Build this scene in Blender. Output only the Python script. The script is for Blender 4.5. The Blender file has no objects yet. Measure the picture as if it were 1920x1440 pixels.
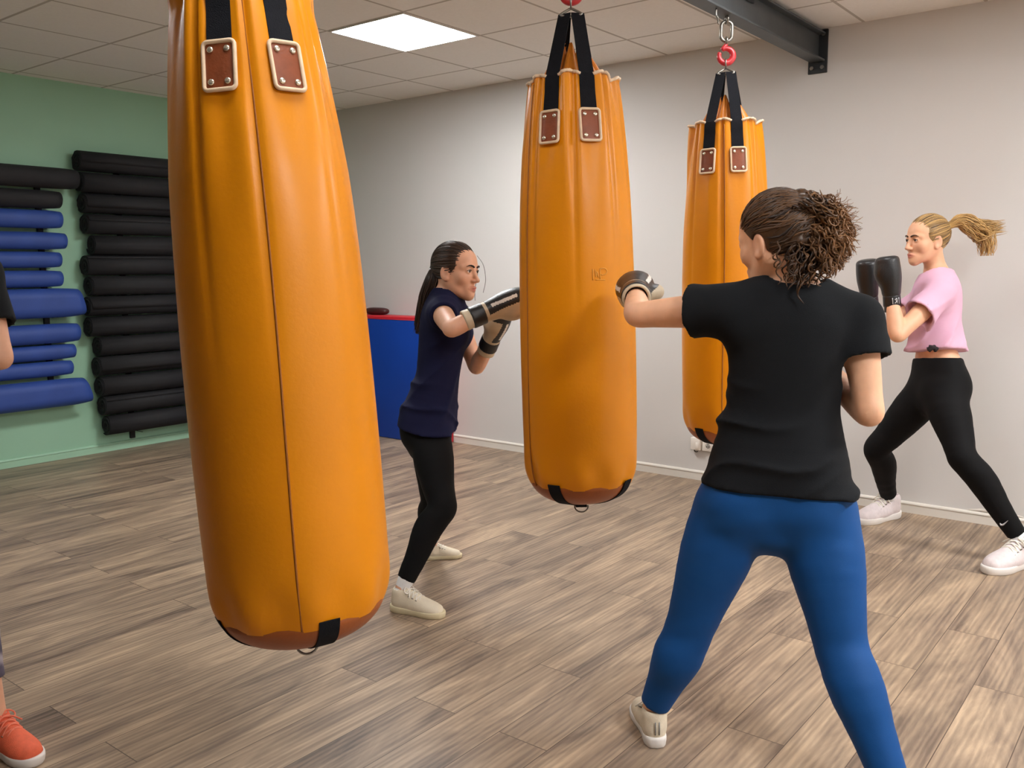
import bpy, bmesh, math, random
import numpy as np
from mathutils import Vector, Matrix
random.seed(7)
rng = np.random.default_rng(11)
SC = bpy.context.scene
COL = SC.collection
PI = math.pi

# ------------------------------------------------------------------ camera
F_PX, YAW, PITCH, ROLL = 1670.754, math.radians(51.8397), math.radians(7.48872), math.radians(-0.295224)
EYE = np.array([0.0, 0.0, 1.4094])
ROOM_X, ROOM_Y, ROOM_Z = 5.319, 6.70, 2.7594          # grey wall, green wall, ceiling
BACK_X, BACK_Y = -2.6, -3.0
_fw = np.array([math.cos(PITCH)*math.sin(YAW), math.cos(PITCH)*math.cos(YAW), -math.sin(PITCH)])
_r = np.array([math.cos(YAW), -math.sin(YAW), 0.0]); _u = np.cross(_r, _fw)
CAM_R = math.cos(ROLL)*_r + math.sin(ROLL)*_u
CAM_U = -math.sin(ROLL)*_r + math.cos(ROLL)*_u
def at(px, py, dep):
    """world point seen at a pixel of the 1920x1440 frame, dep metres along the optical axis"""
    return EYE + dep*(_fw + CAM_R*(px-960)/F_PX - CAM_U*(py-720)/F_PX)
def on_floor(px, py, z=0.0):
    d = at(px, py, 1.0)-EYE
    return EYE + d*((z-EYE[2])/d[2])
cam_data = bpy.data.cameras.new('camera'); cam_data.sensor_width = 36.0
cam_data.lens = 36.0*F_PX/1920; cam_data.clip_start = 0.05
cam = bpy.data.objects.new('camera', cam_data); COL.objects.link(cam)
m = Matrix.Identity(4)
for i in range(3):
    m[i][0], m[i][1], m[i][2], m[i][3] = CAM_R[i], CAM_U[i], -_fw[i], EYE[i]
cam.matrix_world = m
SC.camera = cam

# ------------------------------------------------------------------ materials
def srgb(r, g, b):
    f = lambda c: (c/255/12.92) if c/255 <= 0.04045 else ((c/255+0.055)/1.055)**2.4
    return (f(r), f(g), f(b), 1.0)
def N(nt, kind, **kw):
    n = nt.nodes.new(kind)
    for k, v in kw.items():
        if k in n.inputs: n.inputs[k].default_value = v
        else: setattr(n, k, v)
    return n
def L(nt, a, ao, b, bi): nt.links.new(a.outputs[ao], b.inputs[bi])
def mat(name, col, rough=0.6, var=0.08, vscale=6.0, bump=0.0, bscale=200.0, metal=0.0, coat=0.0, spec=0.5, sheen=0.0, stretch=(1,1,1), sss=0.0):
    """principled surface with a noise-driven tone variation and fine bump"""
    M = bpy.data.materials.new(name); M.use_nodes = True
    nt = M.node_tree; p = nt.nodes['Principled BSDF']
    p.inputs['Roughness'].default_value = rough; p.inputs['Metallic'].default_value = metal
    p.inputs['Coat Weight'].default_value = coat; p.inputs['Coat Roughness'].default_value = 0.25
    p.inputs['Specular IOR Level'].default_value = spec
    p.inputs['Sheen Weight'].default_value = sheen
    if sss:
        p.inputs['Subsurface Weight'].default_value = sss
        p.inputs['Subsurface Radius'].default_value = (0.012, 0.005, 0.003)
        p.inputs['Subsurface Scale'].default_value = 1.0
    tc = N(nt, 'ShaderNodeTexCoord'); mp = N(nt, 'ShaderNodeMapping'); mp.inputs['Scale'].default_value = stretch
    L(nt, tc, 'Object', mp, 'Vector')
    no = N(nt, 'ShaderNodeTexNoise', Scale=vscale, Detail=5.0); L(nt, mp, 'Vector', no, 'Vector')
    rp = N(nt, 'ShaderNodeValToRGB')
    c = np.array(col[:3])
    rp.color_ramp.elements[0].position = 0.3; rp.color_ramp.elements[1].position = 0.7
    rp.color_ramp.elements[0].color = (*(c*(1-var)), 1); rp.color_ramp.elements[1].color = (*np.minimum(c*(1+var), 1), 1)
    L(nt, no, 'Fac', rp, 'Fac'); L(nt, rp, 'Color', p, 'Base Color')
    if bump:
        n2 = N(nt, 'ShaderNodeTexNoise', Scale=bscale, Detail=3.0); L(nt, mp, 'Vector', n2, 'Vector')
        bp = N(nt, 'ShaderNodeBump', Strength=bump, Distance=0.01); L(nt, n2, 'Fac', bp, 'Height'); L(nt, bp, 'Normal', p, 'Normal')
    return M
def emis(name, col, strength):
    M = bpy.data.materials.new(name); M.use_nodes = True
    nt = M.node_tree; p = nt.nodes['Principled BSDF']
    p.inputs['Base Color'].default_value = (0.9, 0.9, 0.9, 1)
    p.inputs['Emission Color'].default_value = col; p.inputs['Emission Strength'].default_value = strength
    return M
def floor_material():
    M = bpy.data.materials.new('vinyl_planks'); M.use_nodes = True
    nt = M.node_tree; p = nt.nodes['Principled BSDF']
    tc = N(nt, 'ShaderNodeTexCoord')
    br = N(nt, 'ShaderNodeTexBrick', offset=0.37, offset_frequency=2, squash=1.0)
    br.inputs['Color1'].default_value = (0, 0, 0, 1); br.inputs['Color2'].default_value = (1, 1, 1, 1); br.inputs['Mortar'].default_value = (0.5, 0.5, 0.5, 1)
    br.inputs['Scale'].default_value = 1.0; br.inputs['Mortar Size'].default_value = 0.0016; br.inputs['Mortar Smooth'].default_value = 0.3
    br.inputs['Bias'].default_value = 0.0; br.inputs['Brick Width'].default_value = 1.22; br.inputs['Row Height'].default_value = 0.18
    L(nt, tc, 'Object', br, 'Vector')
    # a different slice of the grain for each plank
    sh = N(nt, 'ShaderNodeVectorMath', operation='SCALE'); sh.inputs['Scale'].default_value = 7.3
    L(nt, br, 'Color', sh, 0)
    ad = N(nt, 'ShaderNodeVectorMath', operation='ADD'); L(nt, tc, 'Object', ad, 0); L(nt, sh, 'Vector', ad, 1)
    def noise(sc, scale, detail, dist):
        mp = N(nt, 'ShaderNodeMapping'); mp.inputs['Scale'].default_value = sc; L(nt, ad, 'Vector', mp, 'Vector')
        n = N(nt, 'ShaderNodeTexNoise', Scale=scale, Detail=detail, Distortion=dist); n.inputs['Roughness'].default_value = 0.62
        L(nt, mp, 'Vector', n, 'Vector'); return n
    big = noise((0.75, 4.6, 1), 1.7, 5.0, 1.1)
    fine = noise((1.1, 13.0, 1), 2.6, 9.0, 0.6)
    wv_m = N(nt, 'ShaderNodeMapping'); wv_m.inputs['Scale'].default_value = (0.25, 5.0, 1); L(nt, ad, 'Vector', wv_m, 'Vector')
    wv = N(nt, 'ShaderNodeTexWave', wave_type='BANDS', bands_direction='Y', Scale=3.0, Distortion=6.0, Detail=3.0); wv.inputs['Detail Scale'].default_value = 1.4
    L(nt, wv_m, 'Vector', wv, 'Vector')
    def mth(op, a, ao, b=None, bo=None, v=None):
        q = N(nt, 'ShaderNodeMath', operation=op); L(nt, a, ao, q, 0)
        if b is not None: L(nt, b, bo, q, 1)
        if v is not None: q.inputs[1].default_value = v
        return q
    s1 = mth('MULTIPLY', big, 'Fac', v=0.62); s2 = mth('MULTIPLY', fine, 'Fac', v=0.30); s3 = mth('MULTIPLY', wv, 'Fac', v=0.07); s4 = mth('MULTIPLY', br, 'Color', v=0.08)
    a = mth('ADD', s1, 0, s2, 0); b = mth('ADD', a, 0, s3, 0); c = mth('ADD', b, 0, s4, 0)
    rp = N(nt, 'ShaderNodeValToRGB'); e = rp.color_ramp.elements
    e[0].position = 0.36; e[0].color = srgb(92, 78, 67); e[1].position = 0.74; e[1].color = srgb(204, 178, 148)
    x = e.new(0.48); x.color = srgb(134, 115, 98); x = e.new(0.60); x.color = srgb(168, 145, 121)
    L(nt, c, 0, rp, 'Fac')
    mx = N(nt, 'ShaderNodeMix', data_type='RGBA'); L(nt, br, 'Fac', mx, 'Factor'); L(nt, rp, 'Color', mx, 6); mx.inputs[7].default_value = srgb(84, 68, 56)
    L(nt, mx, 2, p, 'Base Color')
    p.inputs['Roughness'].default_value = 0.42; p.inputs['Specular IOR Level'].default_value = 0.4
    bp = N(nt, 'ShaderNodeBump', Strength=0.12, Distance=0.004); L(nt, fine, 'Fac', bp, 'Height'); L(nt, bp, 'Normal', p, 'Normal')
    return M
def ceiling_material():
    M = bpy.data.materials.new('ceiling_tiles'); M.use_nodes = True
    nt = M.node_tree; p = nt.nodes['Principled BSDF']
    tc = N(nt, 'ShaderNodeTexCoord'); sp = N(nt, 'ShaderNodeSeparateXYZ'); L(nt, tc, 'Object', sp, 'Vector')
    def line(ax, ref, pitch):
        a = N(nt, 'ShaderNodeMath', operation='SUBTRACT'); L(nt, sp, ax, a, 0); a.inputs[1].default_value = ref-200*pitch
        b = N(nt, 'ShaderNodeMath', operation='DIVIDE'); L(nt, a, 0, b, 0); b.inputs[1].default_value = pitch
        c = N(nt, 'ShaderNodeMath', operation='FRACT'); L(nt, b, 0, c, 0)
        d = N(nt, 'ShaderNodeMath', operation='PINGPONG'); L(nt, c, 0, d, 0); d.inputs[1].default_value = 0.5
        g = N(nt, 'ShaderNodeMath', operation='LESS_THAN'); L(nt, d, 0, g, 0); g.inputs[1].default_value = 0.014
        return g
    gx = line('X', 4.185, 0.635); gy = line('Y', 4.13, 0.617)
    mxm = N(nt, 'ShaderNodeMath', operation='MAXIMUM'); L(nt, gx, 0, mxm, 0); L(nt, gy, 0, mxm, 1)
    no = N(nt, 'ShaderNodeTexNoise', Scale=60.0, Detail=4.0); L(nt, tc, 'Object', no, 'Vector')
    rp = N(nt, 'ShaderNodeValToRGB'); rp.color_ramp.elements[0].color = srgb(234, 231, 226); rp.color_ramp.elements[1].color = srgb(244, 241, 236)
    L(nt, no, 'Fac', rp, 'Fac')
    mx = N(nt, 'ShaderNodeMix', data_type='RGBA'); L(nt, mxm, 0, mx, 'Factor'); L(nt, rp, 'Color', mx, 6); mx.inputs[7].default_value = srgb(188, 181, 172)
    L(nt, mx, 2, p, 'Base Color'); p.inputs['Roughness'].default_value = 0.9
    bp = N(nt, 'ShaderNodeBump', Strength=0.2, Distance=0.004); L(nt, no, 'Fac', bp, 'Height'); L(nt, bp, 'Normal', p, 'Normal')
    return M
def tinted(name, base, tint, rough=0.5, sss=0.0, bump=0.0, bscale=300.0):
    """a surface whose point attribute 'tint' blends from base to tint (lips, hair tips, prints)"""
    M = mat(name, base, rough, 0.06, 30.0, bump, bscale, sss=sss)
    nt = M.node_tree; p = nt.nodes['Principled BSDF']; rp = [n for n in nt.nodes if n.type == 'VALTORGB'][0]
    at_ = N(nt, 'ShaderNodeAttribute', attribute_name='tint')
    mx = N(nt, 'ShaderNodeMix', data_type='RGBA'); L(nt, at_, 'Fac', mx, 'Factor'); L(nt, rp, 'Color', mx, 6); mx.inputs[7].default_value = tint
    L(nt, mx, 2, p, 'Base Color')
    return M

# ------------------------------------------------------------------ mesh helpers
def smooth(me): me.polygons.foreach_set('use_smooth', [True]*len(me.polygons))
def link(name, me, material=None, parent=None, base=None, shade=True):
    """one mesh object; verts given in world space, stored relative to its base point (or its parent's)"""
    if material is not None:
        for mm in (material if isinstance(material, (list, tuple)) else [material]): me.materials.append(mm)
    if shade: smooth(me)
    o = bpy.data.objects.new(name, me); COL.objects.link(o)
    if parent is not None: o.parent = parent
    if base is not None:
        me.transform(Matrix.Translation(-Vector(base)))
        if parent is None: o.location = base
    return o
def raw(name, verts, faces):
    me = bpy.data.meshes.new(name); me.from_pydata([tuple(v) for v in verts], [], [tuple(f) for f in faces]); me.update(); return me
def bm_mesh(name, bm, recalc=True):
    if recalc: bmesh.ops.recalc_face_normals(bm, faces=bm.faces)
    me = bpy.data.meshes.new(name); bm.to_mesh(me); bm.free(); return me
def add_box(bm, lo, hi, bev=0.0, seg=2):
    r = bmesh.ops.create_cube(bm, size=1.0)
    lo, hi = Vector(lo), Vector(hi)
    for v in r['verts']: v.co = Vector([lo[i]+(v.co[i]+0.5)*(hi[i]-lo[i]) for i in range(3)])
    if bev:
        es = list({e for v in r['verts'] for e in v.link_edges})
        bmesh.ops.bevel(bm, geom=es, offset=bev, segments=seg, affect='EDGES', profile=0.5)
def box_mesh(name, lo, hi, bev=0.0, seg=2):
    bm = bmesh.new(); add_box(bm, lo, hi, bev, seg); return bm_mesh(name, bm)
def tube_geo(pts, rad, n=8, closed=False, flat=None):
    """verts, faces of a tube along pts; rad scalar or list; flat=(unit vector, ratio) squashes the section"""
    P = np.asarray(pts, float); k = len(P); R = np.full(k, rad) if np.isscalar(rad) else np.asarray(rad, float)
    T = np.roll(P, -1, 0)-np.roll(P, 1, 0) if closed else np.gradient(P, axis=0)
    T /= np.linalg.norm(T, axis=1)[:, None]+1e-12
    ref = np.array([0.0, 0, 1]) if abs(T[0][2]) < 0.9 else np.array([1.0, 0, 0])
    V = []; u = None
    for i in range(k):
        if u is None: u = np.cross(T[i], ref)
        else: u = u-T[i]*(u@T[i])
        u /= np.linalg.norm(u)+1e-12; w = np.cross(T[i], u)
        for j in range(n):
            a = 2*PI*j/n; o = (math.cos(a)*u+math.sin(a)*w)*R[i]
            if flat is not None: o = o-flat[0]*(o@flat[0])*(1-flat[1])
            V.append(P[i]+o)
    Fc = []
    for i in range(k if closed else k-1):
        i2 = (i+1) % k
        for j in range(n): Fc.append((i*n+j, i*n+(j+1) % n, i2*n+(j+1) % n, i2*n+j))
    if not closed:
        Fc.append(tuple(range(n-1, -1, -1))); Fc.append(tuple((k-1)*n+j for j in range(n)))
    return V, Fc
class Geo:
    """collects pieces of one part"""
    def __init__(s): s.V = []; s.F = []; s.M = []; s.T = []
    def add(s, V, Fc, mi=0, tint=0.0):
        o = len(s.V); s.V += [tuple(v) for v in V]; s.F += [tuple(i+o for i in f) for f in Fc]; s.M += [mi]*len(Fc)
        s.T += list(tint) if hasattr(tint, '__len__') else [tint]*len(V)
        return s
    def tube(s, pts, rad, n=8, closed=False, mi=0, flat=None, tint=0.0):
        V, Fc = tube_geo(pts, rad, n, closed, flat); return s.add(V, Fc, mi, tint)
    def mesh(s, name):
        me = raw(name, s.V, s.F); me.polygons.foreach_set('material_index', s.M)
        a = me.attributes.new('tint', 'FLOAT', 'POINT'); a.data.foreach_set('value', s.T)
        return me
def spline(P, n):
    """Catmull-Rom through rows of P, n steps a segment"""
    P = np.asarray(P, float); Q = np.vstack([2*P[0]-P[1], P, 2*P[-1]-P[-2]]); out = []
    for i in range(1, len(Q)-2):
        for t in np.arange(n)/n:
            a, b, c, d = Q[i-1], Q[i], Q[i+1], Q[i+2]
            out.append(0.5*((2*b)+(c-a)*t+(2*a-5*b+4*c-d)*t*t+(3*b-a-3*c+d)*t**3))
    out.append(P[-1]); return np.array(out)
def thing(name, label, cat, loc=(0, 0, 0), group=None):
    o = bpy.data.objects.new(name, None); COL.objects.link(o); o.location = loc; o.empty_display_size = 0.1
    return tag(o, label, cat, group)
def tag(o, label, cat, group=None, kind=None):
    o['label'] = label; o['category'] = cat
    if group: o['group'] = group
    if kind: o['kind'] = kind
    return o
def struct(o, label, cat):
    o['kind'] = 'structure'; o['label'] = label; o['category'] = cat; return o
def copy_tree(o, parent=None):
    c = o.copy(); COL.objects.link(c); c.parent = parent
    for ch in list(o.children): copy_tree(ch, c)
    return c

# ------------------------------------------------------------------ the room
m_floor = floor_material(); m_ceil = ceiling_material()
m_grey = mat('grey_wall_paint', srgb(212, 208, 204), 0.75, 0.02, 1.5, 0.06, 260)
m_dusk = mat('slate_wall_paint', srgb(120, 124, 128), 0.8, 0.02, 1.5)
m_pale = mat('pale_wall_paint', srgb(236, 232, 226), 0.8, 0.02, 1.5)
m_green = mat('green_wall_paint', srgb(154, 198, 168), 0.6, 0.02, 1.5, 0.06, 260)
m_white = mat('white_satin_paint', srgb(226, 220, 210), 0.4, 0.02, 4)
m_greenskirt = mat('green_satin_paint', srgb(164, 206, 176), 0.4, 0.02, 4)
T_ = 0.12
struct(link('floor', box_mesh('floor', (BACK_X-T_, BACK_Y-T_, -0.1), (ROOM_X+T_, ROOM_Y+T_, 0)), m_floor, shade=False), 'grey brown wood-look vinyl plank floor of the studio', 'floor')
struct(link('ceiling', box_mesh('ceiling', (BACK_X-T_, BACK_Y-T_, ROOM_Z), (ROOM_X+T_, ROOM_Y+T_, ROOM_Z+0.1)), m_ceil, shade=False), 'suspended ceiling of off-white square tiles', 'ceiling')
struct(link('wall_right', box_mesh('wall_right', (ROOM_X, BACK_Y-T_, 0), (ROOM_X+T_, ROOM_Y+T_, ROOM_Z)), m_grey, shade=False), 'light grey painted wall behind the punching bags', 'wall')
struct(link('wall_left', box_mesh('wall_left', (BACK_X-T_, ROOM_Y, 0), (ROOM_X, ROOM_Y+T_, ROOM_Z)), m_green, shade=False), 'sage green painted wall behind the rolled mats', 'wall')
struct(link('wall_back', box_mesh('wall_back', (BACK_X-T_, BACK_Y-T_, 0), (BACK_X, ROOM_Y, ROOM_Z)), m_dusk, shade=False), 'grey wall behind the camera', 'wall')
struct(link('wall_front', box_mesh('wall_front', (BACK_X, BACK_Y-T_, 0), (ROOM_X, BACK_Y, ROOM_Z)), m_pale, shade=False), 'grey end wall behind the camera', 'wall')
def skirting(name, a, b, inward, material, label):
    """skirting board with a rounded top bead, run from a to b"""
    a, b, n = Vector(a), Vector(b), Vector(inward)
    prof = [(0, 0), (0.013, 0), (0.013, 0.046), (0.0165, 0.050), (0.017, 0.055), (0.014, 0.060), (0.008, 0.063), (0, 0.065)]
    V = [p+n*x+Vector((0, 0, z)) for p in (a, b) for x, z in prof]; k = len(prof)
    Fc = [(i, (i+1) % k, k+(i+1) % k, k+i) for i in range(k)]+[tuple(range(k)), tuple(range(2*k-1, k-1, -1))]
    bm = bmesh.new(); vs = [bm.verts.new(v) for v in V]
    for f in Fc: bm.faces.new([vs[i] for i in f])
    struct(link(name, bm_mesh(name, bm), material, shade=False), label, 'skirting board')
skirting('baseboard_right', (ROOM_X, BACK_Y, 0), (ROOM_X, ROOM_Y-0.02, 0), (-1, 0, 0), m_white, 'white skirting board along the grey wall')
skirting('baseboard_left', (BACK_X, ROOM_Y, 0), (ROOM_X, ROOM_Y, 0), (0, -1, 0), m_greenskirt, 'green painted skirting board along the green wall')
# loose strips of paint lifting just above the skirting board
m_scuff = mat('lifted_paint', srgb(214, 206, 196), 0.6, 0.03, 10)
for lab, y0, y1 in (('curled strip of lifting paint above the skirting board between second and third punching bag', 2.20, 1.98),
                    ('curled strip of lifting paint above the skirting board behind legs of blonde woman', 0.99, 0.70)):
    g = Geo(); n = 24; V = []; Fc = []
    for i in range(n+1):
        t = i/n; y = y0+(y1-y0)*t; h = 0.018*math.sin(PI*t)**0.8+0.0015
        for x, z in ((0.0005, 0.065), (0.006*math.sin(PI*t)+0.0015, 0.065+0.35*h), (0.007*math.sin(PI*t)+0.001, 0.065+0.7*h), (0.0005, 0.065+h*1.25)):
            V.append((ROOM_X-x, y, z))
    for i in range(n):
        for j in range(3): Fc.append((i*4+j, i*4+j+1, i*4+5+j, i*4+4+j))
        Fc.append((i*4+3, i*4, i*4+4, i*4+7))
    g.add(V, Fc)
    tag(link('paint_strip', g.mesh('paint_strip'), m_scuff), lab, 'paint strip', 'lifting paint strips')

# ------------------------------------------------------------------ ceiling lights
m_frame = mat('light_frame_white', srgb(235, 235, 232), 0.4, 0.01)
m_panel = emis('led_diffuser', (0.98, 0.99, 1.0, 1), 60.0)
PX, PY = 0.635, 0.617
def ceiling_light(cx, cy, label, mtl):
    t = thing('ceiling_light', label, 'light', (cx, cy, ROOM_Z), 'square panel lights in the ceiling')
    hx, hy, z = PX/2-0.008, PY/2-0.008, ROOM_Z
    bm = bmesh.new(); w = 0.012
    for lo, hi in (((cx-hx, cy-hy, z-0.006), (cx+hx, cy-hy+w, z+0.001)), ((cx-hx, cy+hy-w, z-0.006), (cx+hx, cy+hy, z+0.001)),
                   ((cx-hx, cy-hy+w, z-0.006), (cx-hx+w, cy+hy-w, z+0.001)), ((cx+hx-w, cy-hy+w, z-0.006), (cx+hx, cy+hy-w, z+0.001))):
        add_box(bm, lo, hi)
    link('frame', bm_mesh('frame', bm), m_frame, t, (cx, cy, ROOM_Z), shade=False)
    link('diffuser', box_mesh('diffuser', (cx-hx+w, cy-hy+w, z-0.004), (cx+hx-w, cy+hy-w, z+0.001)), mtl, t, (cx, cy, ROOM_Z), shade=False)
LX, LY = 3.8675, 3.8215
ceiling_light(LX, LY, 'square glowing ceiling panel light between first and second punching bag', m_panel)
m_key = emis('led_diffuser_bright', (0.98, 0.99, 1.0, 1), 98.0)
m_mid = emis('led_diffuser_mid', (0.98, 0.99, 1.0, 1), 68.0)
m_dim = emis('led_diffuser_dimmed', (0.98, 0.99, 1.0, 1), 20.0)
m_low = emis('led_diffuser_low', (0.98, 0.99, 1.0, 1), 13.0)
for ix, iy, mm in ((0, -1, m_low), (0, -2, m_key), (-1, -2, m_mid), (-1, -1, m_low), (-1, 0, m_dim)):
    ceiling_light(LX+ix*4*PX, LY+iy*4*PY, 'square ceiling panel light outside the photo, lighting the room from overhead', mm)
world = bpy.data.worlds.new('world'); SC.world = world; world.use_nodes = True
world.node_tree.nodes['Background'].inputs['Color'].default_value = (0.8, 0.85, 0.9, 1)
world.node_tree.nodes['Background'].inputs['Strength'].default_value = 0.0
vs = SC.view_settings; SC.display_settings.display_device = 'sRGB'
vs.view_transform = 'Standard'; vs.look = 'None'; vs.gamma = 1.0; vs.use_curve_mapping = False; vs.exposure = 0.0

# ------------------------------------------------------------------ steel beam and hooks
m_steel = mat('painted_steel', srgb(76, 80, 82), 0.45, 0.10, 9, 0.05, 120, metal=0.3)
m_steel_dark = mat('dark_steel', srgb(52, 54, 56), 0.5, 0.10, 9, metal=0.4)
m_zinc = mat('zinc_steel', srgb(150, 146, 138), 0.32, 0.10, 25, metal=0.9)
m_red = mat('red_lacquer', srgb(196, 40, 48), 0.35, 0.08, 20, coat=0.4)
BY = 1.91; BZ0, BZ1 = 2.575, 2.735
def beam():
    t = thing('steel_beam', 'dark grey steel ceiling beam bolted to the grey wall above the third punching bag', 'beam', (ROOM_X, BY, BZ0))
    base = (ROOM_X, BY, BZ0)
    bm = bmesh.new(); x0 = BACK_X+0.3
    add_box(bm, (x0, BY-0.042, BZ0), (ROOM_X-0.012, BY+0.042, BZ0+0.011), 0.002, 1)
    add_box(bm, (x0, BY-0.042, BZ1-0.011), (ROOM_X-0.012, BY+0.042, BZ1), 0.002, 1)
    add_box(bm, (x0, BY-0.004, BZ0+0.011), (ROOM_X-0.012, BY+0.004, BZ1-0.011))
    link('girder', bm_mesh('girder', bm), m_steel, t, base, shade=False)
    bm = bmesh.new(); add_box(bm, (ROOM_X-0.012, BY-0.055, 2.512), (ROOM_X, BY+0.055, 2.752), 0.002, 1)
    link('wall_plate', bm_mesh('wall_plate', bm), m_steel_dark, t, base, shade=False)
    for y in (-0.03, 0.03):
        for z in (2.542, 2.728):
            bm = bmesh.new(); bmesh.ops.create_cone(bm, cap_ends=True, segments=6, radius1=0.012, radius2=0.011, depth=0.012)
            bmesh.ops.transform(bm, matrix=Matrix.Translation((ROOM_X-0.018, BY+y, z)) @ Matrix.Rotation(PI/2, 4, 'Y'), verts=bm.verts)
            link('bolt', bm_mesh('bolt', bm), m_zinc, t, base, shade=False)
    bm = bmesh.new(); add_box(bm, (3.78, BY-0.016, BZ1-0.045), (4.36, BY-0.0045, BZ1-0.022), 0.002, 1)
    link('stiffener', bm_mesh('stiffener', bm), m_steel_dark, t, base, shade=False)
    link('hanger', box_mesh('hanger', (x0+0.2, BY-0.03, BZ1), (x0+0.26, BY+0.03, ROOM_Z+0.0005)), m_steel_dark, t, base, shade=False)
    link('hanger', box_mesh('hanger', (1.9, BY-0.03, BZ1), (1.96, BY+0.03, ROOM_Z+0.0005)), m_steel_dark, t, base, shade=False)
beam()
def ring(c, u, w, r, tube, n=28, a0=0, a1=2*PI, g=None, k=8, mi=0):
    c, u, w = np.array(c, float), np.array(u, float), np.array(w, float)
    closed = abs(a1-a0-2*PI) < 1e-6
    ang = a0+(a1-a0)*np.arange(n)/(n if closed else n-1)
    g.tube([c+r*(math.cos(a)*u+math.sin(a)*w) for a in ang], tube, k, closed, mi)
def crane_hook(x, z_ring, label):
    """eye bolt, oval link and red hook carrying one bag; z_ring is the top of the bag's own ring"""
    t = thing('bag_hook', label, 'hook', (x, BY, BZ0), 'hooks carrying the punching bags'); base = (x, BY, BZ0)
    top = BZ0; zr = z_ring; H = top-zr
    g = Geo(); ring((x, BY, top-0.012), (0.786, 0.618, 0), (0, 0, 1), 0.020, 0.006, g=g)
    link('eye_bolt', g.mesh('eye_bolt'), m_zinc, t, base)
    g = Geo()
    zl0, zl1 = top-0.022, top-0.112
    pts = [np.array([x, BY, (zl0+zl1)/2+(0.024*math.cos(a))+(0.021 if math.cos(a) > 0 else -0.021)])+np.array([0.618, -0.786, 0])*0.026*math.sin(a) for a in np.linspace(0, 2*PI, 28)[:-1]]
    g.tube(pts, 0.0085, 8, True); link('chain_link', g.mesh('chain_link'), m_zinc, t, base)
    # hook body: C of red steel with a thick belly, seen face on
    d = np.array([0.618, -0.786, 0.0])
    zc = zr+0.0178; R_ = 0.033
    ang = np.linspace(math.radians(128), math.radians(-205), 34)
    pts = [np.array([x, BY, zc])+R_*(math.cos(a)*d+math.sin(a)*np.array([0, 0, 1])) for a in ang]
    stem = [np.array([x, BY, zl1+0.004]), np.array([x, BY, zl1-0.012]), np.array([x, BY, zc+R_+0.012])-d*0.004]
    rad = [0.008, 0.008, 0.010]+list(0.0095+0.0065*np.sin(np.linspace(0.1, PI*0.98, 34))**1.3)
    P_ = stem+pts; 
    g = Geo(); g.tube(spline(P_, 2), np.interp(np.linspace(0, 1, 2*len(P_)-1), np.linspace(0, 1, len(rad)), rad), 10)
    link('hook_body', g.mesh('hook_body'), m_red, t, base)
    g = Geo(); ring((x, BY, zl1+0.002), (0.786, 0.618, 0), (0, 0, 1), 0.014, 0.006, g=g); link('swivel_eye', g.mesh('swivel_eye'), m_zinc, t, base)
    g = Geo(); g.tube([np.array([x, BY, zc+R_+0.004])-d*0.012, np.array([x, BY, zc+0.018])-d*0.034], 0.003, 6); link('latch', g.mesh('latch'), m_zinc, t, base)
D_TOP = {1: (1.362, 2.325), 2: (2.7849, 2.3727), 3: (4.0863, 2.3789)}
crane_hook(D_TOP[3][0], D_TOP[3][1], 'red steel crane hook on a chain link holding the third punching bag under the beam')
crane_hook(D_TOP[2][0], D_TOP[2][1], 'crane hook above the frame holding the middle punching bag')
crane_hook(D_TOP[1][0], D_TOP[1][1], 'crane hook above the frame holding the nearest punching bag')
g = Geo(); cx_ = at(1333, 0, 4.1)[0]
g.tube(spline([(3.93, BY-0.02, BZ0-0.001), (3.93, BY-0.02, BZ0-0.03), (3.925, BY-0.03, BZ0-0.05), (3.915, BY-0.04, BZ0-0.075)], 5), 0.004, 6)
g.tube([(3.93, BY-0.02, BZ0-0.028), (3.945, BY-0.03, BZ0-0.05)], 0.003, 6)
tag(link('hanging_clip', g.mesh('hanging_clip'), m_zinc, base=(3.93, BY-0.02, BZ0)), 'small bent wire clip hanging from the beam beside the red hook', 'clip')

# ------------------------------------------------------------------ punching bags
def leather_material():
    M = mat('orange_leather', srgb(222, 137, 0), 0.40, 0.07, 3.0, 0.05, 90, coat=0.08, spec=0.32)
    return M
m_leather = leather_material()
m_tongue = mat('inner_leather', srgb(204, 118, 26), 0.42, 0.12, 8, 0.08, 90)
m_cap = mat('base_leather', srgb(150, 78, 30), 0.42, 0.10, 8, 0.06, 120)
m_seam = mat('seam_thread', srgb(150, 86, 16), 0.6, 0.1, 40)
m_web = mat('black_webbing', srgb(20, 21, 26), 0.9, 0.15, 60, 0.3, 400, spec=0.2)
m_patch = mat('brown_patch_leather', srgb(132, 66, 34), 0.4, 0.15, 30, 0.1, 150)
m_cream = mat('cream_edging', srgb(226, 198, 166), 0.6, 0.08, 40)
m_rivet = mat('steel_rivet', srgb(225, 218, 200), 0.25, 0.05, 40, metal=0.85)
BAG_S = [0.31, 0.36, 0.46, 0.60, 0.80, 1.0, 1.3, 1.6, 1.70, 1.76, 1.80, 1.83, 1.848, 1.853]
BAG_R = [0.158, 0.166, 0.178, 0.190, 0.202, 0.208, 0.211, 0.209, 0.203, 0.190, 0.168, 0.128, 0.070, 0.004]
_bs = spline(np.array([BAG_S, BAG_R]).T, 8)
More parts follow.
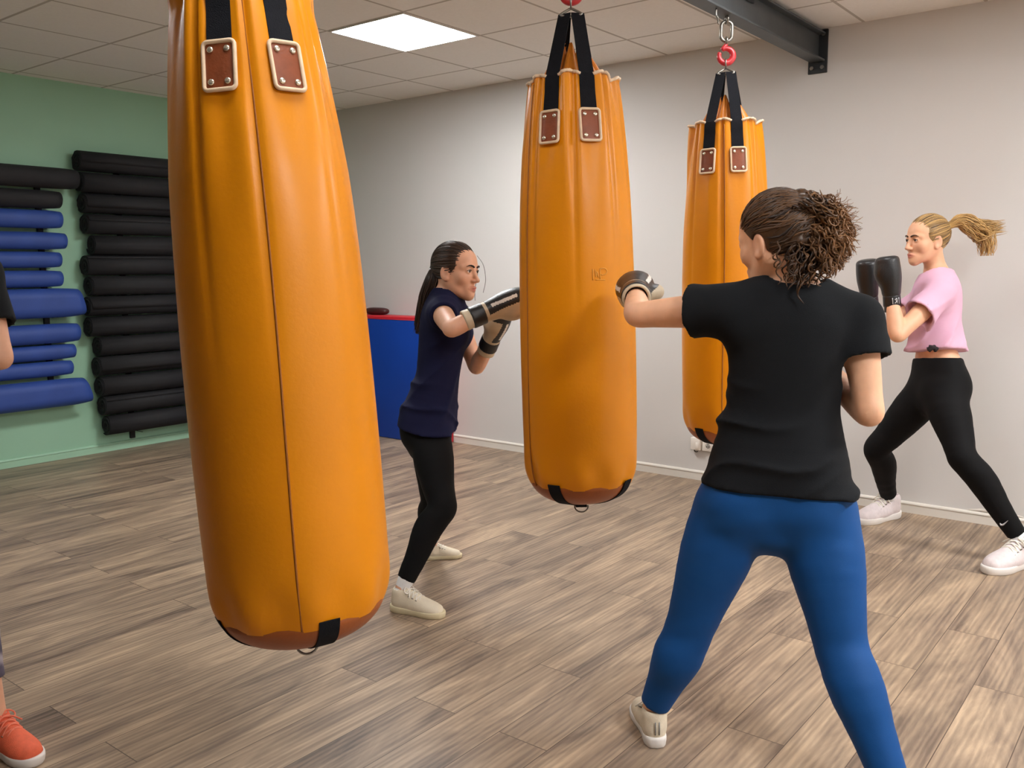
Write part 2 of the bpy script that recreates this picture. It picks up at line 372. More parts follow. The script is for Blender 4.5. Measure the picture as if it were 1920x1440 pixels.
def bag(n, target, strap0, scale, az0, label, seed, seam_az):
    """heavy bag; local frame: origin at its top ring, -z down the bag, azimuth 0 faces the camera"""
    x, z = D_TOP[n]; H = np.array([x, BY, z]); ax = np.array(target)-H; Ltot = np.linalg.norm(ax); ax /= Ltot
    toc = EYE-H; toc[2] = 0; toc -= ax*(toc@ax); toc /= np.linalg.norm(toc)
    side = np.cross(toc, -ax); side /= np.linalg.norm(side)            # image right
    if side@CAM_R < 0: side = -side
    r_ = np.random.default_rng(seed)
    amp6 = r_.uniform(0.75, 1.25, 16); ph = r_.uniform(-0.12, 0.12, 16)
    rim_s = 0.265 if n == 1 else 0.31
    WR = [(r_.uniform(0, 2*PI), r_.uniform(0.05, 0.14), r_.uniform(-0.013, 0.013), r_.uniform(0.45, 1.15), r_.uniform(-0.25, 0.25)) for _ in range(26)]
    def wr_(s, th):
        """slack folds of different length running down from the gathered top"""
        v = 0.0
        for t0, w_, a_, e_, sk in WR:
            if s > e_: continue
            if s < 0.60 and min(abs((th-az0-q_*PI/4+PI) % (2*PI)-PI) for q_ in (0, 1, 4, 5)) < 0.24: a_ = a_*max(0.0, (s-0.5)/0.10)
            d_ = (th-t0-sk*(s-0.31)+PI) % (2*PI)-PI
            if abs(d_) < 3*w_: v += a_*math.exp(-(d_/w_)**2)*(1-((s-0.2)/(e_-0.2))**2)**1.5
        return v
    def R(s, th):
        base = np.interp(s, _bs[:, 0], _bs[:, 1])*(scale if s > 0.7 else 1+(scale-1)*max(0, (s-0.31)/0.39))
        k = max(0.0, 1-(s-0.31)/0.62); k = k**1.6
        d = th-az0
        i = int(math.floor((d % (2*PI))/(PI/4))) % 8; fr = ((d % (2*PI))/(PI/4)) % 1.0     # 0 at a strap, .5 mid pleat
        ridge = abs(math.sin(PI*fr))**1.5
        crease = math.exp(-((fr-0.5-0.10*ph[i]*8)/0.055)**2)                                 # fold down the middle of a pleat
        kl = max(0.0, 1-(s-0.31)/0.95)**1.3
        return base+0.021*k*(ridge*amp6[i]-0.55)-0.016*kl*crease*amp6[i+8]+wr_(s, th)
    def P(s, th, off=0.0, rr=None):
        r = (R(s, th) if rr is None else rr)+off
        return H+ax*s+(toc*math.cos(th)+side*math.sin(th))*r
    root = thing('punching_bag', label, 'punching bag', tuple(H), 'orange leather punching bags'); base = tuple(H)
    nt_, S_ = 144, np.concatenate([np.linspace(rim_s, 0.95, 64), np.linspace(0.97, 1.6, 24), np.linspace(1.615, 1.772, 14)])
    rimS = lambda th: rim_s-0.020*abs(math.sin(4*(th-az0)))**1.4
    dent = lambda s, th: 0.006*math.exp(-((s-1.72)/0.06)**2)*math.sin(9*th+seed)
    V = []; Fc = []
    TH = [2*PI*j/nt_ for j in range(nt_)]
    for s in S_:
        for th in TH:
            s2 = s if s > 0.5 else rimS(th)+(s-rim_s)*(0.5-rimS(th))/(0.5-rim_s)
            V.append(P(s2, th, dent(s, th)))
    ns = len(S_)
    for i in range(ns-1):
        for j in range(nt_): Fc.append((i*nt_+j, (i+1)*nt_+j, (i+1)*nt_+(j+1) % nt_, i*nt_+(j+1) % nt_))
    # turned-in rim
    o = len(V)
    for th in TH: V.append(P(rimS(th)+0.004, th, -0.012))
    for j in range(nt_): Fc.append((o+j, j, (j+1) % nt_, o+(j+1) % nt_))
    body = link('leather_body', raw('leather_body', V, Fc), m_leather, root, base)
    # seams running the length
    for sa in seam_az:
        g = Geo(); sv = np.linspace(rim_s+0.01, 1.768, 90)
        g.tube([P(s, sa+0.03*math.sin(3.1*(s-0.3)), 0.0004) for s in sv], 0.0028, 6)
        link('seam', g.mesh('seam'), m_seam, body, base)
    # rounded base panel
    V = []; Fc = []; S2 = list(np.linspace(1.762, 1.80, 6))+list(np.linspace(1.806, 1.8525, 14))
    for s in S2:
        for th in TH: V.append(P(s, th, 0.0015 if s > 1.765 else -0.003))
    for i in range(len(S2)-1):
        for j in range(nt_): Fc.append((i*nt_+j, (i+1)*nt_+j, (i+1)*nt_+(j+1) % nt_, i*nt_+(j+1) % nt_))
    o = len(V); V.append(P(1.8535, 0, rr=0)); i = len(S2)-1
    for j in range(nt_): Fc.append((i*nt_+j, o, i*nt_+(j+1) % nt_))
    link('base_panel', raw('base_panel', V, Fc), m_cap, root, base)
    # inner leather tongues gathered to the straps
    V = []; Fc = []; S3 = np.linspace(rim_s+0.05, 0.165, 16)
    for i, s in enumerate(S3):
        t = i/15
        for th in TH:
            fr = (((th-az0) % (2*PI))/(PI/4)) % 1.0
            pk = abs(math.sin(PI*fr)); cut = 0.045*t*(1-pk)
            V.append(P(s+cut, th, rr=(0.148*(1-t)+0.040*t)+0.014*math.sin(PI*t)*(pk-0.3)-0.012*t*math.exp(-((fr-0.5)/0.1)**2)))
    for i in range(15):
        for j in range(nt_): Fc.append((i*nt_+j, i*nt_+(j+1) % nt_, (i+1)*nt_+(j+1) % nt_, (i+1)*nt_+j))
    link('inner_tongues', raw('inner_tongues', V, Fc), m_tongue, root, base)
    # cream piping on the rim, broken where the straps pass
    for i in range(8):
        g = Geo()
        a = [az0+(i+q)*PI/4 for q in (np.linspace(0.2 if i in (0, 1, 4, 5) else 0.0, 0.8 if i in (0, 3, 4, 7) else 1.0, 22))]
        g.tube([P(rimS(th)+0.004, th, 0.001) for th in a], [0.0062+0.0012*math.sin(9*q+seed) for q in range(22)], 8)
        link('rim_piping', g.mesh('rim_piping'), m_cream, root, base)
    # straps with riveted patches
    for i in (0, 1, 4, 5):
        th = az0+i*PI/4
        tang = -toc*math.sin(th)+side*math.cos(th)
        S4 = [0.44, 0.40, 0.36, 0.33, rim_s-0.005, rim_s-0.018, 0.225, 0.18, 0.11, 0.060]
        mid = []
        for s in S4:
            if s >= rim_s-0.006: mid.append(P(s, th, 0.006) if s > 0.34 else P(max(s, rim_s), th, 0.010)-ax*max(0, rim_s-s))
            else:
                t = (rim_s-0.005-s)/(rim_s-0.065); r0 = R(rim_s, th)+0.010
                sx_ = 1 if i in (1, 4) else -1; end = H+ax*s+side*0.0235*sx_+toc*((0.013 if i < 2 else -0.013)+0.0012*sx_)
                mid.append(P(s, th, rr=r0)*(1-t)+end*t)
        mid = spline(mid, 3); wd = np.linspace(0.029, 0.0245, len(mid)); V = []; Fc = []
        for q, (p, w) in enumerate(zip(mid, wd)):
            d = (mid[min(q+1, len(mid)-1)]-mid[max(q-1, 0)]); nrm = np.cross(tang, d); nrm /= np.linalg.norm(nrm)
            for a, b in ((-1, -1), (1, -1), (1, 1), (-1, 1)): V.append(p+tang*w*a+nrm*0.0016*b)
        for q in range(len(mid)-1):
            for c in range(4): Fc.append((q*4+c, q*4+(c+1) % 4, q*4+4+(c+1) % 4, q*4+4+c))
        Fc += [(3, 2, 1, 0), tuple(len(V)-4+c for c in range(4))]
        st = link('strap', raw('strap', V, Fc), m_web, root, base, shade=False)
        # patch: rounded leather plate lying on the bag
        cs = 0.485; c0 = P(cs, th, 0.0); dn = P(cs+0.03, th, 0)-P(cs-0.03, th, 0); dn /= np.linalg.norm(dn)
        nr = np.cross(tang, dn); nr *= np.sign(nr@(toc*math.cos(th)+side*math.sin(th))); nr /= np.linalg.norm(nr); c0 = c0+nr*0.011
        def rr(hw, hh, rad, off, k=6):
            pts = []
            for (sx, sy, a0) in ((1, 1, 0), (-1, 1, 90), (-1, -1, 180), (1, -1, 270)):
                for a in np.linspace(a0, a0+90, k):
                    u = sx*(hw-rad)+rad*math.cos(math.radians(a)); v = sy*(hh-rad)+rad*math.sin(math.radians(a))
                    pts.append(c0+tang*u+dn*v+nr*(off-u*u*2.2))
            return pts
        a_ = rr(0.037, 0.056, 0.010, -0.012); b_ = rr(0.037, 0.056, 0.010, 0.001); k = len(a_)
        V = list(a_); rows_ = [(1.0, 0.001), (0.86, 0.0015), (0.6, 0.0018), (0.3, 0.002)]
        for sc_, of_ in rows_: V += rr(0.037*sc_, 0.056*sc_, 0.010*sc_, of_)
        Fc = [(rw*k+q, rw*k+(q+1) % k, (rw+1)*k+(q+1) % k, (rw+1)*k+q) for rw in range(len(rows_)) for q in range(k)]+[tuple(len(rows_)*k+q for q in range(k))]
        pa = link('patch', raw('patch', V, Fc), m_patch, root, base)
        g = Geo(); g.tube(rr(0.036, 0.055, 0.010, 0.003), 0.0050, 8, True); link('edging', g.mesh('edging'), m_cream, pa, base)
        for u in (-0.019, 0.019):
            for v in (-0.037, 0.037):
                bm = bmesh.new(); bmesh.ops.create_uvsphere(bm, u_segments=12, v_segments=8, radius=0.0075)
                M4 = Matrix.Identity(4)
                for q in range(3): M4[q][0], M4[q][1], M4[q][2], M4[q][3] = tang[q], dn[q], nr[q]*0.5, (c0+tang*u+dn*v+nr*0.0025)[q]
                bmesh.ops.transform(bm, matrix=M4, verts=bm.verts)
                link('rivet', bm_mesh('rivet', bm), m_rivet, pa, base)
    # steel ring gathering the straps
    g = Geo(); ring(H+ax*0.018, toc, ax, 0.0222, 0.0035, g=g, n=24)
    tri = [H+ax*0.038, H+ax*0.062+side*0.042, H+ax*0.067, H+ax*0.062-side*0.042]
    g.tube(spline(tri+[tri[0]], 4)[:-1], 0.0045, 8, True)
    tri = [H+ax*0.039, H+ax*0.064+side*0.038+toc*0.014, H+ax*0.069+toc*0.012, H+ax*0.064-side*0.038+toc*0.014]
    g.tube(spline(tri+[tri[0]], 4)[:-1], 0.0045, 8, True)
    link('hanging_ring', g.mesh('hanging_ring'), m_zinc, root, base)
    # crossed webbing under the base and its D-ring
    for q, th in enumerate((strap0, strap0+PI/2)):
        a = [(s, th) for s in np.linspace(1.752, 1.850, 18)]+[(s, th+PI) for s in np.linspace(1.850, 1.752, 18)]
        pts = [P(s, t, 0.0035) for s, t in a]; V = []; Fc = []
        tang = -toc*math.sin(th)+side*math.cos(th)
        for p in pts:
            nrm = p-(H+ax*1.60); nrm /= np.linalg.norm(nrm)
            for aa, bb in ((-1, -1), (1, -1), (1, 1), (-1, 1)): V.append(p+tang*0.025*aa+nrm*0.0015*bb)
        for i in range(len(pts)-1):
            for c in range(4): Fc.append((i*4+c, i*4+(c+1) % 4, i*4+4+(c+1) % 4, i*4+4+c))
        Fc += [(3, 2, 1, 0), tuple(len(V)-4+c for c in range(4))]
        link('base_strap', raw('base_strap', V, Fc), m_web, root, base, shade=False)
    tb = H+ax*1.858
    g = Geo(); bm = bmesh.new(); u = side; w = toc
    V = [tb+side*a*0.021+toc*b*0.006+ax*c for c in (-0.006, 0.016) for a, b in ((-1, -1), (1, -1), (1, 1), (-1, 1))]
    g.add(V, [(0, 1, 2, 3), (7, 6, 5, 4)]+[(i, (i+1) % 4, 4+(i+1) % 4, 4+i) for i in range(4)])
    link('ring_loop', g.mesh('ring_loop'), m_web, root, base, shade=False)
    g = Geo(); c = tb+ax*0.012
    pts = [c+0.026*(math.cos(a)*side+0.9*math.sin(a)*(ax*0.93+toc*0.35)) for a in np.linspace(0, PI, 18)]
    g.tube(pts+[c-side*0.013, c+side*0.013], 0.003, 8, True)
    link('d_ring', g.mesh('d_ring'), m_zinc, root, base)
    if n == 2:                                                          # faint pressed maker's mark, too worn to read
        g = Geo(); mk = lambda u, v: P(1.02-v, math.asin(0.26+u), 0.0004)
        for stroke in ([(0, 0), (0, .040)], [(.04, .038), (.05, .012), (.07, .030), (.09, .010)], [(.12, .040), (.12, .004)], [(.12, .040), (.20, .041), (.235, .030), (.20, .020), (.13, .019)], [(.04, .002), (.20, .001)]):
            g.tube(spline([mk(*p) for p in stroke], 4), 0.0022, 5)
        link('maker_mark', g.mesh('maker_mark'), mat('worn_leather', srgb(222, 150, 44), 0.5, 0.1, 40), body, base)
    return root
def bag_end(n, px, py):
    """point below ring n, 1.853 m from it, in the direction that swings it to the seen place"""
    H = np.array([D_TOP[n][0], BY, D_TOP[n][1]]); d = at(px, py, 1.0)-EYE
    b = 2*d@(EYE-H); a = d@d; c = (EYE-H)@(EYE-H)-1.853**2; q = b*b-4*a*c
    t = (-b+math.sqrt(max(q, 0)))/2/a
    return EYE+d*t
bag(1, bag_end(1, 575, 1196), math.radians(14), 1.075, math.radians(-21), 'nearest and largest orange leather punching bag, swinging with a seam down its front', 1, [math.radians(-2), math.radians(178)])
e2 = np.array([D_TOP[2][0], BY, D_TOP[2][1]-1.853])+CAM_R*0.043+np.array([-0.786, -0.618, 0])*0.06
bag(2, e2, math.radians(-30), 1.02, math.radians(-27), 'middle orange punching bag being hit by women on both sides', 2, [math.radians(-58), math.radians(122)])
e3 = np.array([D_TOP[3][0], BY, D_TOP[3][1]-1.853])+CAM_R*0.045
bag(3, e3, math.radians(-40), 1.0, math.radians(-27), 'farthest orange punching bag, nearest the grey wall, half hidden by woman in black shirt', 3, [math.radians(-3), math.radians(177)])

# ------------------------------------------------------------------ rolled and folded mats on the green wall
m_blackmat = mat('black_foam', srgb(26, 26, 29), 0.75, 0.15, 8, 0.1, 250)
m_bluemat = mat('blue_foam', srgb(44, 74, 150), 0.6, 0.10, 6, 0.08, 250)
def black_roll(xl, zc, r, label, ln=1.0, seed=0):
    """a foam mat rolled up tight: spiral of sheet, axis along the wall"""
    rg = np.random.default_rng(seed); th = 0.009; turns = (r-0.012)/th
    yc = ROOM_Y-0.026-r
    a = np.linspace(0, 2*PI*turns, int(turns*22)); rr = 0.012+th*a/(2*PI); a = a+rg.uniform(0, 6)
    V = []; Fc = []; k = len(a); ec = 1.0
    for q, (t, q_r) in enumerate(zip(a, rr)):
        wob = 0.006*math.sin(0.7*t)+0.012*rg.uniform(-.3, .3)*(q > k-20)
        for x in (xl+wob, xl+ln+wob):
            for rad in (q_r-0.0036, q_r+0.0040): V.append((x, yc+rad*math.cos(t), zc+rad*ec*math.sin(t)))
    for i in range(k-1):
        o, p = i*4, i*4+4
        Fc += [(o, o+1, p+1, p), (o+2, p+2, p+3, o+3), (o+1, o+3, p+3, p+1), (o, p, p+2, o+2)]
    Fc += [(0, 2, 3, 1), (k*4-4, k*4-3, k*4-1, k*4-2)]
    base = (xl+ln/2, yc, zc)
    return tag(link('rolled_mat', raw('rolled_mat', V, Fc), m_blackmat, base=base), label, 'exercise mat', 'black mats rolled up in the tall rack column')
def px_wall(px, py, off=0.11):
    d = at(px, py, 1.0)-EYE; return EYE+d*((ROOM_Y-off-EYE[1])/d[1])
ORD = ['topmost', 'second from the top', 'third from the top', 'fourth from the top', 'fifth from the top', 'sixth from the top', 'seventh from the top', 'seventh from the bottom',
       'sixth from the bottom', 'fifth from the bottom', 'fourth from the bottom', 'third from the bottom', 'second from the bottom', 'lowest']
lefts = [145, 149, 155, 160, 172, 160, 167, 164, 167, 184, 182, 187, 193, 200]
zt, zb_ = px_wall(145, 301)[2], px_wall(200, 798)[2]
RB = []
for i, px in enumerate(lefts):
    zc = zt+(zb_-zt)*i/13; py = 301+(798-301)*i/13; xl = px_wall(px, py)[0]
    RB.append((xl, zc))
    black_roll(xl, zc, 0.0734, 'black rolled exercise mat, %s in the tall column on the green wall' % ORD[i], 1.02+0.02*math.sin(i*2.2), 40+i)
# wall racks: two rails with a peg under every mat
m_rack = mat('rack_steel', srgb(30, 31, 33), 0.5, 0.1, 20, metal=0.5)
def rack(xs, zs, z0, z1, reach, label):
    t = thing('mat_rack', label, 'rack', (xs[0], ROOM_Y, z0), 'steel wall racks holding the mats'); base = (xs[0], ROOM_Y, z0)
    for x in xs:
        link('rail', box_mesh('rail', (x-0.02, ROOM_Y-0.022, z0), (x+0.02, ROOM_Y-0.0002, z1), 0.002, 1), m_rack, t, base, shade=False)
        for z in zs:
            if z is None: continue
            g = Geo(); g.tube([(x, ROOM_Y-0.015, z), (x, ROOM_Y-reach, z)], 0.002, 6)
            link('peg', g.mesh('peg'), m_rack, t, base)
rack((3.62, 4.22), [RB[-1][1]-0.0805], 0.075, 2.25, 0.17, 'black steel rack with pegs, behind the black rolled mats on green wall')
def blue_fold(xr, zt_, zb_, ln, label, seed, material, over=0.0, flare=0.0):
    """foam mat doubled over a peg: rounded fold on top, front panel hanging, seen as a fat slat"""
    rg = np.random.default_rng(seed); h = zt_-zb_; th = 0.008
    r = min(0.066, h*0.46); yc = ROOM_Y-0.045-r-0.012
    # profile of the sheet in (y toward room, z): back panel up, over the fold, down the front, tucked under
    a = np.linspace(PI, -PI*(0.45+over), 22)
    prof = [(-r*0.96, -(h-r)*0.8), (-r, -(h-r)*0.4)]+[(r*math.cos(t), r*math.sin(t)) for t in a if t > 0]
    prof += [(r, -(h-2*r)*q) for q in (0.0, 0.33, 0.66, 1.0)]+[(r*math.cos(t), -(h-2*r)+r*math.sin(t)) for t in a if t < 0]
    prof = np.array(prof); k = len(prof); d = np.gradient(prof, axis=0); d /= np.linalg.norm(d, axis=1)[:, None]; nn = np.stack([-d[:, 1], d[:, 0]], 1)
    nx = 26; V = []; Fc = []
    for i in range(nx):
        u = i/(nx-1); x0 = xr-ln*(1-u)
        for q in range(k):
            s = prof[q]; fr = q/(k-1)
            rnd = 0.030*max(0, (u-0.9)/0.1)**2
            x = x0+flare*u**6*(0.5-s[1]/h if h else 0)-(rnd*(abs(fr-0.55)*1.6)**2 if u > 0.9 else 0)
            wav = 0.0
            p = s*(1-0.10*max(0, (u-0.86)/0.14)**2)
            for o in (0, 1):
                pp = p+nn[q]*th*(o-0.5)
                V.append((x, yc-pp[0], zt_-r+pp[1]+wav))
    for i in range(nx-1):
        for q in range(k-1):
            a0 = (i*k+q)*2; b0 = a0+2; c0 = a0+2*k; d0 = c0+2
            Fc += [(a0, b0, d0, c0), (a0+1, c0+1, d0+1, b0+1)]
        for q in (0, k-1):
            a0 = (i*k+q)*2; c0 = a0+2*k; Fc.append((a0, c0, c0+1, a0+1))
    for i in (0, nx-1):
        for q in range(k-1):
            a0 = (i*k+q)*2; Fc.append((a0, a0+1, a0+3, a0+2))
    bm = bmesh.new(); bv = [bm.verts.new(v) for v in V]
    for f in Fc:
        try: bm.faces.new([bv[i] for i in f])
        except ValueError: pass
    nm = 'folded_mat'; base = (xr-ln/2, yc, zt_-r)
    return link(nm, bm_mesh(nm, bm), material, base=base)
left_col = [  # right-end px, top py, bottom py at that end, material, label
    (145, 318, 355, 'k', 'long black folded mat at top of the short left column, above the blue mats', .25, 0),
    (115, 359, 391, 'k', 'black folded mat between the long black mat and the first blue mat', .25, 0),
    (116, 396, 428, 'b', 'first blue folded mat from the top, right under the black mats', .3, 0),
    (125, 437, 467, 'b', 'second blue folded mat from the top of left column', .3, 0),
    (116, 473, 501, 'b', 'third blue folded mat from the top of left column', .3, 0),
    (118, 508, 537, 'b', 'fourth blue folded mat from the top, just above the deep draped one', .3, 0),
    (145, 541, 593, 'b', 'deep blue mat draped in the middle of left column, above the dark gap', 0, .05),
    (148, 606, 640, 'b', 'blue folded mat just below the dark gap in the left column', .3, 0),
    (143, 645, 671, 'b', 'third blue folded mat from the bottom of left column', .3, 0),
    (138, 676, 702, 'b', 'second blue folded mat from the bottom of left column', .3, 0),
    (156, 708, 757, 'b', 'lowest and deepest blue mat draped at bottom of left column', 0, .06)]
LZ = []
for i, (px, y0, y1, c, lab, ov, fl) in enumerate(left_col):
    a, b = px_wall(px, y0, 0.15), px_wall(px, y1, 0.15)
    blue_fold(a[0], a[2], b[2], 1.05, lab, i+3, m_blackmat if c == 'k' else m_bluemat, ov, fl)
    tag(bpy.context.scene.objects[-1] if False else COL.objects[-1], lab, 'exercise mat', 'mats folded over the pegs of the left column')
    LZ.append(min(0.066, (a[2]-b[2])*0.46)*-2+a[2])
rack((3.02, 2.42), [px_wall(120, y1, 0.15)[2]-0.0085 for i_, (_, y0, y1, *_r) in enumerate(left_col) if i_ not in (0, 1, 7, 8, 9)], 0.40, 2.06, 0.125, 'black steel rack with pegs, behind the blue folded mats on green wall')

# ------------------------------------------------------------------ tumbling mat, cushion, sockets
m_vblue = mat('blue_vinyl', srgb(14, 62, 158), 0.45, 0.05, 5, 0.05, 120)
m_vred = mat('red_vinyl', srgb(205, 40, 52), 0.45, 0.05, 5, 0.05, 120)
def gym_mat():
    x0, x1, y0, y1, h = 5.10, ROOM_X-0.019, 4.765, 6.45, 1.015
    t = thing('tumbling_mat', 'thick blue vinyl gym mat with red edges standing against the grey wall', 'gym mat', ((x0+x1)/2, (y0+y1)/2, 0)); base = tuple(t.location)
    link('blue_cover', box_mesh('blue_cover', (x0, y0+0.012, 0), (x1, y1, h-0.018), 0.012, 3), m_vblue, t, base)
    bm = bmesh.new(); add_box(bm, (x0+0.004, y0, 0.004), (x1-0.004, y0+0.020, h), 0.005, 2)
    add_box(bm, (x0+0.002, y0+0.014, h-0.022), (x1-0.004, y1-0.01, h), 0.005, 2)
    link('red_edge', bm_mesh('red_edge', bm), m_vred, t, base)
    g = Geo(); g.tube([(x0-0.001, y0+0.03, h-0.024), (x0-0.001, y1-0.03, h-0.024)], 0.003, 6); link('seam', g.mesh('seam'), m_vred, t, base)
gym_mat()
m_maroon = mat('maroon_vinyl', srgb(70, 26, 26), 0.5, 0.1, 10)
V = []; Fc = []; c = np.array([5.235, 5.56, 1.0155]); n1, n2 = 32, 12
for i in range(n2+1):
    v = -PI/2+PI*i/n2
    for j in range(n1):
        u = 2*PI*j/n1; sg = lambda q, e: math.copysign(abs(q)**e, q)
        V.append(c+np.array([0.052*sg(math.cos(v), .6)*sg(math.cos(u), .8), 0.13*sg(math.cos(v), .6)*sg(math.sin(u), .8), 0.0295+0.0295*sg(math.sin(v), .75)]))
for i in range(n2):
    for j in range(n1): Fc.append((i*n1+j, i*n1+(j+1) % n1, (i+1)*n1+(j+1) % n1, (i+1)*n1+j))
tag(link('kick_pad', raw('kick_pad', V, Fc), m_maroon, base=tuple(c)), 'dark maroon padded cushion lying on top of the blue gym mat', 'cushion')
m_plast = mat('white_plastic', srgb(240, 232, 222), 0.35, 0.02, 10)
m_dark = mat('dark_plastic', srgb(60, 56, 52), 0.5, 0.05, 10)
def socket(y0, y1, z0, z1, label, double):
    t = thing('wall_socket' if double else 'cable_socket_box', label, 'socket' if double else 'cable box', (ROOM_X, (y0+y1)/2, z0)); base = tuple(t.location)
    d = 0.022 if double else 0.036
    link('cover', box_mesh('cover', (ROOM_X-d, y0, z0), (ROOM_X, y1, z1), 0.004, 2), m_plast, t, base)
    if double:
        for yc in (y1-0.043, y1-0.107):
            g = Geo(); zc = (z0+z1)/2
            ring((ROOM_X-d-0.0005, yc, zc), (0, 1, 0), (0, 0, 1), 0.020, 0.003, g=g, n=24)
            s = link('outlet', g.mesh('outlet'), m_plast, t, base)
            bm = bmesh.new()
            bmesh.ops.create_cone(bm, cap_ends=True, segments=24, radius1=0.018, radius2=0.018, depth=0.001)
            bmesh.ops.transform(bm, matrix=Matrix.Translation((ROOM_X-d-0.0007, yc, zc)) @ Matrix.Rotation(PI/2, 4, 'Y'), verts=bm.verts)
            link('recess', bm_mesh('recess', bm), mat('socket_grey', srgb(176, 168, 160), 0.5, 0.02), s, base)
            g = Geo()
            for yy, zz in ((-0.008, -0.002), (0.008, -0.002), (0, 0.011)):
                g.tube([(ROOM_X-d-0.0035, yc+yy, zc+zz), (ROOM_X-d+0.001, yc+yy, zc+zz)], 0.0032, 8)
            link('pin_holes', g.mesh('pin_holes'), m_dark, s, base)
    else:
        link('flap', box_mesh('flap', (ROOM_X-d-0.003, y0+0.008, z0+0.006), (ROOM_X-d+0.001, (y0+y1)/2-0.004, z1-0.03), 0.001, 1), m_plast, t, base)
        g = Geo(); yc = (y0+y1)/2+0.012
        g.tube(spline([(ROOM_X-0.02, yc, z0+0.002), (ROOM_X-0.024, yc-0.004, z0-0.010), (ROOM_X-0.014, yc-0.012, z0-0.016), (ROOM_X-0.003, yc-0.016, z0-0.014)], 5), 0.0035, 6)
        link('cable', g.mesh('cable'), m_dark, t, base)
p0, p1 = 2.654, 2.584
socket(p1, p0, 0.205, 0.287, 'square white cable box with a short dark cable, left of the wall socket', False)
socket(p1-0.19, p1-0.008, 0.203, 0.273, 'white double wall socket above skirting, partly hidden by woman in black shirt', True)

